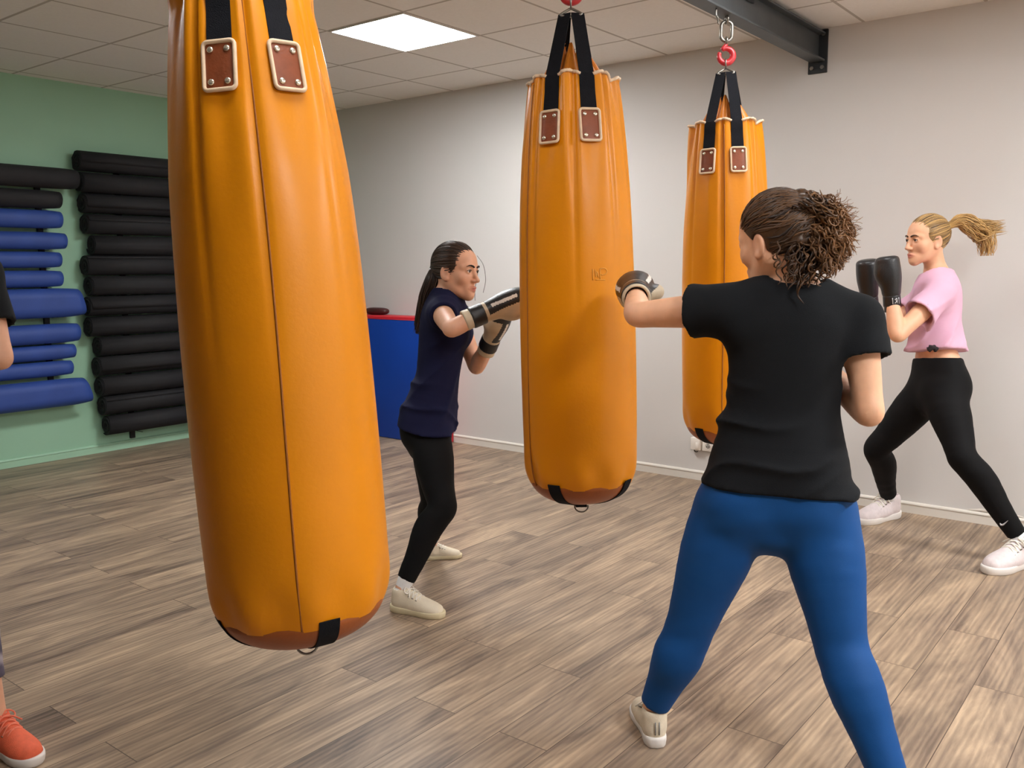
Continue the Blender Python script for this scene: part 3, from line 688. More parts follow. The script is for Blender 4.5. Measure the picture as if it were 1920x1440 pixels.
# ------------------------------------------------------------------ sculpting by smooth distance fields
def nz(v): v = np.asarray(v, float); return v/(np.linalg.norm(v)+1e-12)
def smin(a, b, k):
    if k <= 0: return np.minimum(a, b)
    h = np.clip(0.5+0.5*(b-a)/k, 0, 1); return b*(1-h)+a*h-k*h*(1-h)
class Field:
    """signed distance grid; cells are finer inside the optional `fine` box"""
    def __init__(s, lo, hi, h, fine=None):
        s.ax = []
        for i in range(3):
            if fine is None: s.ax.append(np.arange(lo[i], hi[i]+h, h)); continue
            f0, f1, hf = fine[0][i], fine[1][i], fine[2]; f0 = max(f0, lo[i]); f1 = min(f1, hi[i])
            a = np.linspace(lo[i], f0, max(2, int((f0-lo[i])/h)+2))[:-1] if f0-lo[i] > h*0.5 else np.array([])
            b = np.arange(f0, f1, hf); c = np.linspace(f1, hi[i], max(2, int((hi[i]-f1)/h)+2)) if hi[i]-f1 > h*0.5 else np.array([f1])
            s.ax.append(np.concatenate([a, b, c]))
        s.D = np.full([len(a) for a in s.ax], 0.5, np.float32); s.h = h
    def sl(s, lo, hi):
        r = []
        for i in range(3):
            a = max(0, int(np.searchsorted(s.ax[i], lo[i]))-1); b = min(len(s.ax[i]), int(np.searchsorted(s.ax[i], hi[i]))+1)
            r.append(slice(a, max(a, b)))
        return tuple(r)
    def xyz(s, sl):
        return np.meshgrid(s.ax[0][sl[0]].astype(np.float32), s.ax[1][sl[1]].astype(np.float32), s.ax[2][sl[2]].astype(np.float32), indexing='ij', sparse=True)
    def put(s, sl, d, k, op):
        D = s.D[sl]
        if op == 'u': s.D[sl] = smin(D, d, k)
        elif op == 's': s.D[sl] = -smin(-D, d, k)
    def seg(s, X, Y, Z, a, b, ra, rb, u):
        ab = b-a; l2 = ab@ab+1e-12; t = np.clip(((X-a[0])*ab[0]+(Y-a[1])*ab[1]+(Z-a[2])*ab[2])/l2, 0, 1)
        qx, qy, qz = X-a[0]-t*ab[0], Y-a[1]-t*ab[1], Z-a[2]-t*ab[2]
        if u is None or (abs(ra[0]-ra[1]) < 1e-6 and abs(rb[0]-rb[1]) < 1e-6):
            return np.sqrt(qx*qx+qy*qy+qz*qz)-(ra[0]+t*(rb[0]-ra[0]))
        ta = ab/math.sqrt(l2); u = nz(u-ta*(u@ta)); w = np.cross(ta, u)
        ru = ra[0]+t*(rb[0]-ra[0]); rw = ra[1]+t*(rb[1]-ra[1])
        qu = qx*u[0]+qy*u[1]+qz*u[2]; qw = qx*w[0]+qy*w[1]+qz*w[2]; qt = qx*ta[0]+qy*ta[1]+qz*ta[2]
        rm = np.minimum(ru, rw)
        return (np.sqrt((qu/ru)**2+(qw/rw)**2+(qt/rm)**2)-1)*rm
    def chain(s, P, R, k=0.02, U=None, n=5, op='u', stop=None):
        """swept tube through P with radii R (scalar or (along U, across U) rows), splined"""
        P = np.asarray(P, float); R = np.asarray(R, float)
        if R.ndim == 1: R = np.stack([R, R], 1)
        if U is None: q = spline(np.hstack([P, R]), n); UU = [None]*len(q)
        else:
            U = np.asarray(U, float); U = np.tile(U, (len(P), 1)) if U.ndim == 1 else U
            q = spline(np.hstack([P, R, U]), n); UU = [nz(x[5:8]) for x in q]
        Q, RR = q[:, :3], np.maximum(q[:, 3:5], 0.0015); pad = k+0.03
        m = RR.max()+pad; sl = s.sl(Q.min(0)-m, Q.max(0)+m)
        T = np.full(s.D[sl].shape, 0.5, np.float32); off = [x.start for x in sl]
        for i in range(len(Q)-1):
            m = max(RR[i].max(), RR[i+1].max())+pad
            s2 = s.sl(np.minimum(Q[i], Q[i+1])-m, np.maximum(Q[i], Q[i+1])+m)
            X, Y, Z = s.xyz(s2); d = s.seg(X, Y, Z, Q[i], Q[i+1], RR[i], RR[i+1], UU[i])
            loc = tuple(slice(a.start-o, a.stop-o) for a, o in zip(s2, off)); T[loc] = np.minimum(T[loc], d)
        if stop is not None:                                                 # flat end: (point, outward direction)
            X, Y, Z = s.xyz(sl); c, d = stop; T = np.maximum(T, (X-c[0])*d[0]+(Y-c[1])*d[1]+(Z-c[2])*d[2])
        s.put(sl, T, k, op)
    def ell(s, c, r, R3=None, k=0.02, op='u'):
        c, r = np.asarray(c, float), np.asarray(r, float); R3 = np.eye(3) if R3 is None else R3
        m = r.max()+k+0.02; sl = s.sl(c-m, c+m); X, Y, Z = s.xyz(sl); X, Y, Z = X-c[0], Y-c[1], Z-c[2]
        q = [(X*R3[0, i]+Y*R3[1, i]+Z*R3[2, i]) for i in range(3)]
        k0 = np.sqrt(sum((q[i]/r[i])**2 for i in range(3))); k1 = np.sqrt(sum((q[i]/r[i]**2)**2 for i in range(3)))
        s.put(sl, (k0*(k0-1)/(k1+1e-9)).astype(np.float32), k, op)
    def cut(s, f, k=0.0):
        """keep only where f(X, Y, Z) <= 0"""
        X, Y, Z = s.xyz((slice(None),)*3); s.D = -smin(-s.D, -f(X, Y, Z), k).astype(np.float32)
    def warp(s, f):
        X, Y, Z = s.xyz((slice(None),)*3); s.D = (s.D+f(X, Y, Z)).astype(np.float32)
    def mesh(s, name):
        D = s.D; n = np.array(D.shape); ins = D < 0
        c = ins[:-1, :-1, :-1].astype(np.int8)
        for i in (0, 1):
            for j in (0, 1):
                for l in (0, 1):
                    if i+j+l: c = c+ins[i:n[0]-1+i, j:n[1]-1+j, l:n[2]-1+l]
        idx = np.argwhere((c > 0) & (c < 8)); ids = np.full(n-1, -1, np.int32); ids[tuple(idx.T)] = np.arange(len(idx))
        acc = np.zeros((len(idx), 3)); cnt = np.zeros(len(idx))
        cor = [(i, j, l) for i in (0, 1) for j in (0, 1) for l in (0, 1)]
        A = [s.ax[q] for q in range(3)]
        for p in cor:
            for d in range(3):
                if p[d]: continue
                p2 = list(p); p2[d] = 1
                ia, ib = idx+np.array(p), idx+np.array(p2)
                va, vb = D[tuple(ia.T)], D[tuple(ib.T)]; mk = (va < 0) != (vb < 0)
                t = np.where(mk, va/(va-vb+1e-12), 0)
                pt = np.stack([A[q][ia[:, q]]+(t*(A[q][ib[:, q]]-A[q][ia[:, q]]) if q == d else 0) for q in range(3)], 1)
                acc += pt*mk[:, None]; cnt += mk
        V = acc/np.maximum(cnt, 1)[:, None]; Fs = []
        for d in range(3):
            a = [slice(None)]*3; b = [slice(None)]*3; a[d] = slice(0, n[d]-1); b[d] = slice(1, n[d])
            e = np.argwhere(ins[tuple(a)] != ins[tuple(b)])
            o = [q for q in range(3) if q != d]
            e = e[(e[:, o[0]] > 0) & (e[:, o[1]] > 0) & (e[:, o[0]] < n[o[0]]-1) & (e[:, o[1]] < n[o[1]]-1)]
            if not len(e): continue
            def g(x, y):
                f = e.copy(); f[:, o[0]] -= x; f[:, o[1]] -= y; return ids[tuple(f.T)]
            quad = np.stack([g(1, 1), g(0, 1), g(0, 0), g(1, 0)], 1)
            fl = ins[tuple(e.T)] if d != 1 else ~ins[tuple(e.T)]
            quad[~fl] = quad[~fl][:, ::-1]; Fs.append(quad)
        Fs = np.concatenate(Fs); Fs = Fs[(Fs >= 0).all(1)]
        me = bpy.data.meshes.new(name)
        me.vertices.add(len(V)); me.vertices.foreach_set('co', V.astype(np.float32).ravel())
        me.loops.add(len(Fs)*4); me.loops.foreach_set('vertex_index', Fs.ravel().astype(np.int32))
        me.polygons.add(len(Fs)); me.polygons.foreach_set('loop_start', np.arange(0, len(Fs)*4, 4, dtype=np.int32))
        me.update(calc_edges=True); me.validate()
        return me, V, Fs
def relax(me, V, Fs, it=2, keep=None):
    """a little Laplacian smoothing of a sculpted mesh"""
    n = len(V)
    for _ in range(it):
        acc = np.zeros((n, 3)); cnt = np.zeros(n)
        for a, b in ((0, 1), (1, 2), (2, 3), (3, 0)):
            for x, y in ((a, b), (b, a)):
                np.add.at(acc, Fs[:, x], V[Fs[:, y]]); np.add.at(cnt, Fs[:, x], 1)
        W = acc/np.maximum(cnt, 1)[:, None]; w = 0.5 if keep is None else (0.5*(1-keep))[:, None]
        V = V+(W-V)*w
    me.vertices.foreach_set('co', V.astype(np.float32).ravel()); me.update(); return V
def set_tint(me, val):
    a = me.attributes.new('tint', 'FLOAT', 'POINT'); a.data.foreach_set('value', np.asarray(val, np.float32))

# ------------------------------------------------------------------ people
m_skin = tinted('skin_fair', srgb(228, 174, 142), srgb(186, 104, 92), 0.5, 0.06, 0.05, 500)
m_skin2 = tinted('skin_light', srgb(234, 180, 144), srgb(194, 106, 94), 0.5, 0.06, 0.05, 500)
m_eyew = mat('eye_white', srgb(226, 218, 212), 0.2, 0.02); m_iris = mat('iris_brown', srgb(58, 36, 24), 0.15, 0.05); m_pupil = mat('pupil_black', srgb(10, 8, 8), 0.1, 0.0)
def frame3(right, fwd, up): return np.stack([right, fwd, up], 1)
def head_frame(fwd, up=(0, 0, 1)):
    f = nz(fwd); r = nz(np.cross(f, np.asarray(up, float))); u = np.cross(r, f); return frame3(r, f, u)
TORSO = [(-0.12, .150, .100, 0), (0.0, .172, .112, -.010), (.12, .168, .108, -.010), (.28, .142, .092, 0), (.42, .126, .084, .005), (.58, .131, .090, .006),
         (.72, .142, .098, .008), (.84, .148, .090, .002), (.93, .112, .066, 0), (1.0, .060, .055, 0)]
class Person:
    def __init__(s, j, fwd_head, up_head=(0, 0, 1), wid=1.0, leg=1.0, arm=1.0, bend=0.0, hs=1.0):
        s.j = {k: np.asarray(v, float) for k, v in j.items()}; s.wid, s.leg, s.arm, s.hs = wid, leg, arm, hs
        J = s.j; s.RH = head_frame(fwd_head, up_head); s.hc = J['head']
        s.latP = nz(J['hipR']-J['hipL']); s.latC = nz(J['shR']-J['shL'])
        s.spine = lambda f: J['pelvis']+(J['neck']-J['pelvis'])*f+s.fwd(f)*bend*(-4*f*(1-f))
        s.up = nz(J['neck']-J['pelvis'])
        s.base = np.array([J['pelvis'][0], J['pelvis'][1], 0.0])
        s.HL = lambda x, y, z: s.hc+s.RH @ (np.array([x, y, z], float)*hs)
    def lat(s, f): return nz(s.latP*(1-f)+s.latC*f)
    def fwd(s, f): return nz(np.cross(nz(s.j['neck']-s.j['pelvis']), s.lat(f)))
    def bounds(s, pad=0.16):
        P = np.array(list(s.j.values())+[s.hc+np.array([0, 0, .14])]); return P.min(0)-pad, P.max(0)+pad
    def torso(s, F, grow=0.0, f0=-0.2, f1=1.1, k=0.03, dw=lambda f: 0.0):
        T = [t for t in TORSO if f0 <= t[0] <= f1]
        P = [s.spine(t[0])+s.fwd(min(max(t[0], 0), 1))*t[3] for t in T]
        F.chain(P, [(t[1]*s.wid+grow+dw(t[0]), t[2]*(0.5+0.5*s.wid)+grow+dw(t[0])) for t in T], k, [s.lat(min(max(t[0], 0), 1)) for t in T], 4)
    def bust(s, F, grow=0.0, k=0.03):
        c = s.spine(.72); f = s.fwd(.8); l = s.lat(.8)
        for q in (-1, 1): F.ell(c+l*q*.062+f*.060, np.array([.060, .055, .058])+grow, frame3(l, f, np.cross(l, f)), k)
    def glutes(s, F, grow=0.0, k=0.035):
        f = s.fwd(0); l = s.latP
        for q, h in ((1, 'hipR'), (-1, 'hipL')): F.ell(s.j['pelvis']*0.5+s.j[h]*0.5+l*q*.035*s.wid-f*.048-s.up*0.0, np.array([.088*s.wid, .080, .095])+grow, frame3(l, f, np.cross(l, f)), k)
    def legpts(s, q):
        J = s.j; h, kn, an = J['hip'+q], J['kn'+q], J['an'+q]; f = s.fwd(0)
        back = nz(np.cross(nz(an-kn), np.cross(nz(an-kn), f)))                    # behind the shin
        back = back if back@f < 0 else -back
        P = [h, h+(kn-h)*.35, h+(kn-h)*.72, kn, kn+(an-kn)*.28+back*.012, kn+(an-kn)*.60+back*.004, an]
        R = np.array([.088, .084, .066, .056, .058, .045, .034])*s.leg; return P, R
    def legs(s, F, grow=0.0, k=0.03, t1=1.0):
        for q in 'RL':
            P, R = s.legpts(q); F.chain(P, R+grow, k, None, 5)
            J = s.j; f = s.fwd(0); F.ell(J['kn'+q]+f*.012, np.array([.046, .046, .055])*s.leg+grow, None, 0.02)
    def armpts(s, q):
        J = s.j; a, e, w = J['sh'+q], J['el'+q], J['wr'+q]
        return [a, a+(e-a)*.4, a+(e-a)*.8, e, e+(w-e)*.3, e+(w-e)*.7, w], np.array([.046, .043, .037, .0345, .037, .031, .025])*s.arm
    def shoulders(s, F, grow=0.0, k=0.03):
        J = s.j
        for q in 'RL':
            F.chain([s.spine(.97), s.spine(.93)*.45+J['sh'+q]*.55+s.up*.012, J['sh'+q]], np.array([.046, .050, .048])*s.arm+grow, k)
            F.chain([s.spine(.80), s.spine(.80)*.35+J['sh'+q]*.65-s.up*.03], np.array([.075, .058])+grow, k)
    # ---- the bare body, one continuous surface
    def body(s, label, material, ear=True, slim=0.93):
        lo, hi = s.bounds(); hb = 0.16*s.hs
        F = Field(lo, hi, 0.0085, (s.hc-np.array([hb*.85, hb*.85, hb]), s.hc+np.array([hb*.85, hb*.85, hb]), 0.0031))
        s.torso(F, -.006); s.bust(F, -.008); s.glutes(F, -.008); s.shoulders(F, -.004)
        for q in 'RL':
            P, R = s.legpts(q); F.chain(P, R-.006, .03)
            an_, to_ = s.j['an'+q], s.j['toe'+q]; F.chain([an_, an_*.97+to_*.03-np.array([0, 0, .05]), an_*.45+to_*.55-np.array([0, 0, .022]), to_+np.array([0, 0, .026])], [.026, .022, .018, .014], .008)
            P, R = s.armpts(q); F.chain(P, R, .025)
            w, e = s.j['wr'+q], s.j['el'+q]; d = s.j.get('gd'+q, nz(w-e))          # a closed hand inside the glove
            F.chain([w, w+d*.05, w+d*.09], [(.024, .020), (.036, .022), (.034, .026)], .012, s.lat(.5))
        H, R3, g = s.HL, s.RH, s.hs
        E = lambda c, r, k=.02, op='u', Rm=None: F.ell(H(*c), np.array(r)*g, R3 if Rm is None else R3 @ Rm, k*g, op)
        C = lambda P, r, k=.02, op='u', n=4: F.chain([H(*p) for p in P], np.array(r)*g, k*g, None, n, op)
        F.chain([s.j['neck']-s.up*.03, s.j['neck']*.5+H(0, -.03, -.06)*.5, H(0, -.028, -.055)], np.array([.056, .048, .050])*(0.5+0.5*g), .03)
        E((0, -.012, .025), (.073, .093, .090)); E((0, .026, -.026), (.056, .058, .074), .03); E((0, .034, .043), (.056, .047, .046), .03)
        for q in (-1, 1):
            C([(q*.047, -.006, -.044), (q*.033, .036, -.084), (0, .062, -.100)], [.019, .0155, .0145], .028)
            E((q*.038, .054, -.028), (.024, .021, .024), .025)
            C([(q*.050, .060, .014), (q*.030, .077, .020), (q*.008, .081, .013)], [.007, .008, .007], .014)
        E((0, .071, -.101), (.0145, .0135, .0125), .02); E((0, .068, -.074), (.028, .020, .022), .02)
        for q in (-1, 1): E((q*.031, .093, .000), (.017, .017, .013), .012, 's')
        C([(0, .080, .012), (0, .093, -.014), (0, .105, -.036)], [.0068, .0076, .0102], .012)
        for q in (-1, 1):
            E((q*.0105, .092, -.040), (.0078, .0105, .0070), .008)
            E((q*.031, .0735, .0012), (.0150, .0146, .0142), .005)
            E((q*.031, .0890, .0004), (.0140, .012, .0060), .003, 's')
        C([(-.023, .080, -.071), (-.009, .0905, -.0662), (0, .0905, -.0680), (.009, .0905, -.0662), (.023, .080, -.071)], [.003, .0052, .0050, .0052, .003], .004)
        C([(-.019, .081, -.0745), (0, .0895, -.0790), (.019, .081, -.0745)], [.003, .0068, .003], .004)
        for q in (-1, 1):
            c, si = math.cos(.25*q), math.sin(.25*q); Rm = np.array([[c, -si, 0], [si, c, 0], [0, 0, 1]])
            E((q*.073, -.012, -.012), (.0075, .019, .031), .008, 'u', Rm); E((q*.081, -.008, -.008), (.006, .0115, .019), .005, 's', Rm)
            E((q*.074, -.002, -.036), (.0065, .009, .010), .006)
        me, V, Fs = F.mesh('body'); loc = ((V-s.hc) @ s.RH)/g
        near = np.linalg.norm(loc/np.array([.1, .12, .14]), axis=1) < 1
        V = relax(me, V, Fs, 2, np.where(near, 0.75, 0.0))
        x, y, z = loc.T; s.face = loc[near]
        lips = np.clip(1.35-np.sqrt((x/.023)**2+((z+.0725)/.0125)**2), 0, 1)*(y > .078)
        cheek = 0.30*np.exp(-((np.abs(x)-.042)/.018)**2-((z+.028)/.022)**2)*(y > .03)+0.25*np.exp(-((np.abs(x)-.075)/.012)**2)*(np.abs(z+.012) < .035)*(np.abs(y+.012) < .03)
        nos = 0.25*np.exp(-(x/.015)**2-((z+.038)/.012)**2)*(y > .09)
        set_tint(me, np.clip(lips*1.0+cheek*.6+nos*.7, 0, 1)*near)
        s.root = tag(link('person', me, material, base=tuple(s.base)), label, 'person'); return s.root
    def child(s, name, me, material, parent=None, shade=True): return link(name, me, material, parent or s.root, tuple(s.base), shade)
    def eyes(s, iris=None):
        iris = iris or m_iris
        for q in (-1, 1):
            bm = bmesh.new(); bmesh.ops.create_uvsphere(bm, u_segments=24, v_segments=24, radius=.0126*s.hs)
            gz = nz(np.array([0, 1, -0.06])); M3 = np.stack([np.array([1, 0, 0]), np.cross(gz, [1, 0, 0]), gz], 1); M3 = s.RH @ M3
            M4 = Matrix.Identity(4); c = s.HL(q*.031, .0738, .001)
            for i in range(3):
                for k in range(3): M4[i][k] = M3[i, k]
                M4[i][3] = c[i]
            for f in bm.faces:
                a = f.calc_center_median().normalized().z; f.material_index = 2 if a > .965 else 1 if a > .86 else 0
            bmesh.ops.transform(bm, matrix=M4, verts=bm.verts)
            s.child('eye', bm_mesh('eye', bm), [m_eyew, iris, m_pupil])
    def brows(s, material, dy=0.0):
        for q in (-1, 1):
            def skin(x, z, up=.0012):
                d = np.hypot(s.face[:, 0]-x, s.face[:, 2]-z); k = s.face[(d < .0055) & (s.face[:, 1] > 0)]
                return s.HL(x, (k[:, 1].max() if len(k) else .08)+up, z)
            g = Geo(); P = [skin(q*x, z) for x, z in ((.011, .0175), (.024, .0225), (.038, .0235), (.050, .0180))]
            g.tube(spline(P, 5), np.array([.0035, .0038, .0040, .0040, .0040, .0040, .0038, .0036, .0034, .003, .0028, .0025, .002, .0016, .0012, .001])*s.hs, 6)
            s.child('eyebrow', g.mesh('eyebrow'), material)
            g = Geo(); P = [s.HL(*p) for p in ((q*.0175, .0835, .0015), (q*.025, .0880, .0055), (q*.034, .0875, .0060), (q*.0445, .0790, .0005))]
            g.tube(spline(P, 4), .0013*s.hs, 5); s.child('eyelashes', g.mesh('eyelashes'), material)
    # ---- clothing
    def leggings(s, material, top=.22, grow=.004, t_end=.93, wr=.0006):
        lo, hi = s.bounds(.14); hi = hi.copy(); hi[2] = s.spine(top)[2]+.15; lo[2] = 0
        F = Field(lo, hi, 0.0078); s.torso(F, grow, -.2, .6); s.glutes(F, grow); J = s.j
        for q in 'RL':
            P, R = s.legpts(q); P = list(P); P[-1] = P[-1]*t_end+P[-2]*(1-t_end); F.chain(P, R+grow, .03)
            F.ell(J['kn'+q]+s.fwd(0)*.010, np.array([.046, .046, .055])*s.leg+grow, None, 0.02)
        u = s.up; c = s.spine(top); F.cut(lambda X, Y, Z: (X-c[0])*u[0]+(Y-c[1])*u[1]+(Z-c[2])*u[2], .004)
        for q in 'RL':                                                       # clean ankle hems
            a, b = J['kn'+q], J['an'+q]; d = nz(b-a); e = a+(b-a)*t_end
            F.cut(lambda X, Y, Z: np.where((X-e[0])**2+(Y-e[1])**2+(Z-e[2])**2 < .10**2, (X-e[0])*d[0]+(Y-e[1])*d[1]+(Z-e[2])*d[2], -.5))
        F.warp(lambda X, Y, Z: wr*np.sin(95*Z+3*np.sin(22*X)+18*Y)*np.sin(9*Z+5*X))
        me, V, Fs = F.mesh('leggings'); relax(me, V, Fs, 2); s.leg_mesh = (V, Fs); return s.child('leggings', me, material)
    def shirt(s, material, hem=-.05, grow=.014, loose=.012, sleeve=.62, flare=.012, neck=.078, nd=0.0, wr=.0035, seed=1.0, slv=(.062, .066), crop=None, blouse=0.0):
        J = s.j; lo, hi = s.bounds(.14); lo = lo.copy(); lo[2] = s.spine(min(hem, 0))[2]-.12; hi[2] = s.hc[2]+.02
        F = Field(lo, hi, 0.0064)
        s.torso(F, grow, hem-.14, 1.0, .03, lambda f: loose*(1-abs(f-.35)/.6 if abs(f-.35) < .6 else 0)+blouse*math.exp(-((f-.33)/.12)**2))
        if hem < .15:
            s.glutes(F, grow+.004)
            for q in 'RL': F.chain([J['hip'+q], J['hip'+q]+(J['kn'+q]-J['hip'+q])*.22], [.092*s.leg+grow*.8, .088*s.leg+grow*.8], .03)
        s.bust(F, grow); s.shoulders(F, grow-.003)
        F.chain([s.spine(.9), s.spine(.5)], [.09*s.wid, .08], .03)
        for q in 'RL':
            a, e = J['sh'+q], J['el'+q]; t = sleeve[q] if isinstance(sleeve, dict) else sleeve; d = nz(e-a)
            F.chain([a, a+(e-a)*t*.5, a+(e-a)*(t+.06)], [.060*s.arm, slv[0]*s.arm, slv[1]*s.arm], .03, None, 5, 'u', (a+(e-a)*t, d))
        u = s.up; c = s.spine(hem); fl = s.fwd(.0)
        def folds(X, Y, Z):
            a = 1-np.abs(np.sin(27*(X*.35+Y*.45+Z*.85)+1.6*np.sin(10*X+seed)+1.3*np.sin(12*Y-7*Z+seed)))
            b = 1-np.abs(np.sin(33*(Z*.75-X*.55+Y*.35)+1.5*np.sin(9*Z+seed)+1.2*np.sin(11*X+seed)))
            w = np.clip((s.spine(.80)@s.up-(X*s.up[0]+Y*s.up[1]+Z*s.up[2]))/.22+.25, .12, 1)
            return -wr*w*(1.5*a*a*np.clip(.5+np.sin(9*Z+6*X-5*Y+seed*2), 0, 1.2)+1.1*b*b*np.clip(.4+np.sin(8*X+9*Y+5*Z+seed), 0, 1.2)-.5)
        F.warp(folds)
        F.cut(lambda X, Y, Z: -((X-c[0])*u[0]+(Y-c[1])*u[1]+(Z-c[2])*u[2])+.010*np.sin(11*X+7*Y+seed), .004)
        for q in 'RL':                                                       # open sleeve ends
            a, e = J['sh'+q], J['el'+q]; t = sleeve[q] if isinstance(sleeve, dict) else sleeve; d = nz(e-a); ce = a+(e-a)*t
            F.chain([ce-d*.022, ce+d*.03], [slv[1]*s.arm-.017, slv[1]*s.arm-.012], .002, None, 2, 's')
        nk = J['neck']+s.fwd(1)*nd; F.ell(nk+s.up*.030, (neck, neck, .052), frame3(s.lat(1), s.fwd(1), s.up), .006, 's')
        me, V, Fs = F.mesh('t_shirt'); relax(me, V, Fs, 1); s.shirt_mesh = (V, Fs); return s.child('t_shirt', me, material)
    # ---- boxing glove with cuff and strap
    def glove(s, q, d, back, black, pale, size=1.0, cream=True, logo=None, white=None, boxy=False):
        w = s.j['wr'+q]; f = nz(d); b = nz(np.asarray(back, float)-f*(np.asarray(back, float)@f)); sd = np.cross(f, b)*(1 if q == 'R' else -1)   # sd: thumb side
        sd = -sd; R3 = frame3(sd, f, b); c0 = w-f*.01
        G = lambda x, y, z: c0+R3 @ (np.array([x, y, z])*size)
        F = Field(c0+f*.1-.2*size, c0+f*.1+.2*size, .0042)
        F.chain([G(0, .045, 0), G(0, .085, 0), G(0, .135, -.002), G(0, .180, -.010), G(0, .205, -.022)], np.array([(.046, .042), (.053, .047), (.062, .054), (.064, .056), (.054, .048)])*size, .015, sd)
        if boxy: F.chain([G(0, .05, 0), G(0, .12, 0), G(0, .215, -.004)], np.array([(.050, .044), (.059, .052), (.064, .055)])*size, .015, sd)
        F.ell(G(0, .150, -.040), np.array([.056, .056, .038])*size, R3, .02)
        F.chain([G(.036, .070, -.020), G(.062, .115, -.030), G(.058, .160, -.040)], np.array([.022, .026, .022])*size, .010)
        if boxy: F.cut(lambda X, Y, Z: (X-c0[0])*f[0]+(Y-c0[1])*f[1]+(Z-c0[2])*f[2]-.236*size, .022)
        me, V, Fs = F.mesh('glove'); V = relax(me, V, Fs, 2); loc = ((V-c0) @ R3)/size; fc = loc[Fs].mean(1)
        mi = np.zeros(len(Fs), np.int32)
        if cream:
            mi[(fc[:, 2] < -.010-.10*np.clip(.10-fc[:, 1], 0, 1)) & (fc[:, 1] < .175)] = 1
            mi[(np.abs(fc[:, 2]-.018) < .0065) & (fc[:, 1] > .06) & (fc[:, 1] < .17)] = 2
        me.polygons.foreach_set('material_index', mi)
        gl = s.child('boxing_glove', me, [black, pale, white or pale])
        F = Field(c0-.14, c0+.16, .0042)
        F.chain([G(0, -.055, 0), G(0, -.01, 0), G(0, .04, 0)], np.array([(.045, .042), (.043, .040), (.046, .042)])*size, .01, sd)
        F.cut(lambda X, Y, Z: -((X-c0[0])*f[0]+(Y-c0[1])*f[1]+(Z-c0[2])*f[2])-.060*size, .006)
        F.chain([G(0, -.09, 0), G(0, -.035, 0)], np.array([.036, .034])*size, .003, None, 3, 's')
        me, V, Fs = F.mesh('cuff'); relax(me, V, Fs, 1); s.child('cuff', me, pale if cream else black, gl)
        F = Field(c0-.14, c0+.16, .0042)
        F.chain([G(0, -.028, 0), G(0, .0, 0), G(0, .026, 0)], np.array([(.0475, .0445), (.047, .044), (.0475, .044)])*size, .004, sd)
        F.cut(lambda X, Y, Z: np.abs((X-c0[0])*f[0]+(Y-c0[1])*f[1]+(Z-c0[2])*f[2]-.000)-.030*size, .004)
        me, V, Fs = F.mesh('wrist_strap'); relax(me, V, Fs, 1); st = s.child('wrist_strap', me, black, gl)
        if logo is not None:                                                # a silver bar and initials on the strap
            ax_, nrm = logo; n_ = nz(nrm-f*(nrm@f)); tq = np.cross(n_, f); g = Geo(); r0 = .0495*size
            pt = lambda a, y: c0+f*y*size+(n_*math.cos(a)+tq*math.sin(a))*r0
            for a0, y0, a1, y1 in ((-.34, -.016, -.34, .016), (.34, -.016, .34, .016), (-.12, -.013, -.12, .012), (-.12, .012, .10, .006), (.10, .006, -.12, -.001), (-.12, -.001, .14, -.013)):
                g.tube([pt(a0+(a1-a0)*t, y0+(y1-y0)*t) for t in np.linspace(0, 1, 5)], .0022*size, 6)
            s.child('badge', g.mesh('badge'), m_silver, st)
        return gl
    # ---- sports shoe: upper, sole, laces
    def shoe(s, q, toe, heel, upper, sole, lace, size=1.0, up=(0, 0, 1), bulk=1.0, tab=None):
        h, t = np.asarray(heel, float), np.asarray(toe, float); f = nz(t-h); r = nz(np.cross(f, up)); u = np.cross(r, f); R3 = frame3(r, f, u)
        L_ = np.linalg.norm(t-h)/.262; L_ = L_*1.0
        G = lambda x, y, z: h+R3 @ (np.array([x, y, z])*L_)
        F = Field(h+f*.13*L_-.20, h+f*.13*L_+.20, .0042)
        F.chain([G(0, .036, .045), G(0, .085, .046), G(0, .140, .040), G(.002, .195, .033), G(.002, .226, .029)], np.array([(.034, .046), (.036, .048), (.043, .042), (.045, .033), (.036, .026)])*L_*bulk, .015, r)
        F.chain([G(0, .050, .060), G(0, .049, .088)], np.array([.039, .041])*L_*bulk, .015)
        F.chain([G(0, .085, .078), G(0, .125, .065), G(0, .160, .050)], np.array([.026, .024, .020])*L_*bulk, .015)
        F.chain([G(0, .053, .090), G(0, .046, .130)], np.array([.029, .032])*L_, .004, None, 3, 's')
        F.cut(lambda X, Y, Z: -((X-h[0])*u[0]+(Y-h[1])*u[1]+(Z-h[2])*u[2])+.016*L_, .002)
        me, V, Fs = F.mesh('shoe'); relax(me, V, Fs, 2); sh = s.child('shoe', me, upper)
        # sole: rounded outline, thicker at the heel
        ol = [(0, -.004, 1), (.024, .004, 1), (.036, .035, 1), (.035, .085, 1), (.040, .135, 1), (.048, .180, 1), (.046, .215, 1), (.030, .250, 1), (.004, .263, 1),
              (-.022, .254, 1), (-.042, .222, 1), (-.046, .180, 1), (-.038, .135, 1), (-.033, .085, 1), (-.035, .035, 1), (-.024, .004, 1)]
        o2 = spline(np.array(ol+[ol[0]]), 4)[:-1]; k = len(o2); V = []; Fc = []
        rows = [(0.0, .93), (.004, .99), (.014, 1.02), (.022, 1.02), (.027, .99), (.028, .90)]
        for z, gsc in rows:
            for x, y, _ in o2:
                zz = z*(1+.25*max(0, (.09-y)/.09))
                V.append(G(x*gsc*bulk, .13+(y-.13)*(1+(gsc-1)*.35), zz))
        for i in range(len(rows)-1):
            for c in range(k): Fc.append((i*k+c, i*k+(c+1) % k, (i+1)*k+(c+1) % k, (i+1)*k+c))
        Fc += [tuple(range(k-1, -1, -1)), tuple((len(rows)-1)*k+c for c in range(k))]
        s.child('sole', raw('sole', V, Fc), sole, sh)
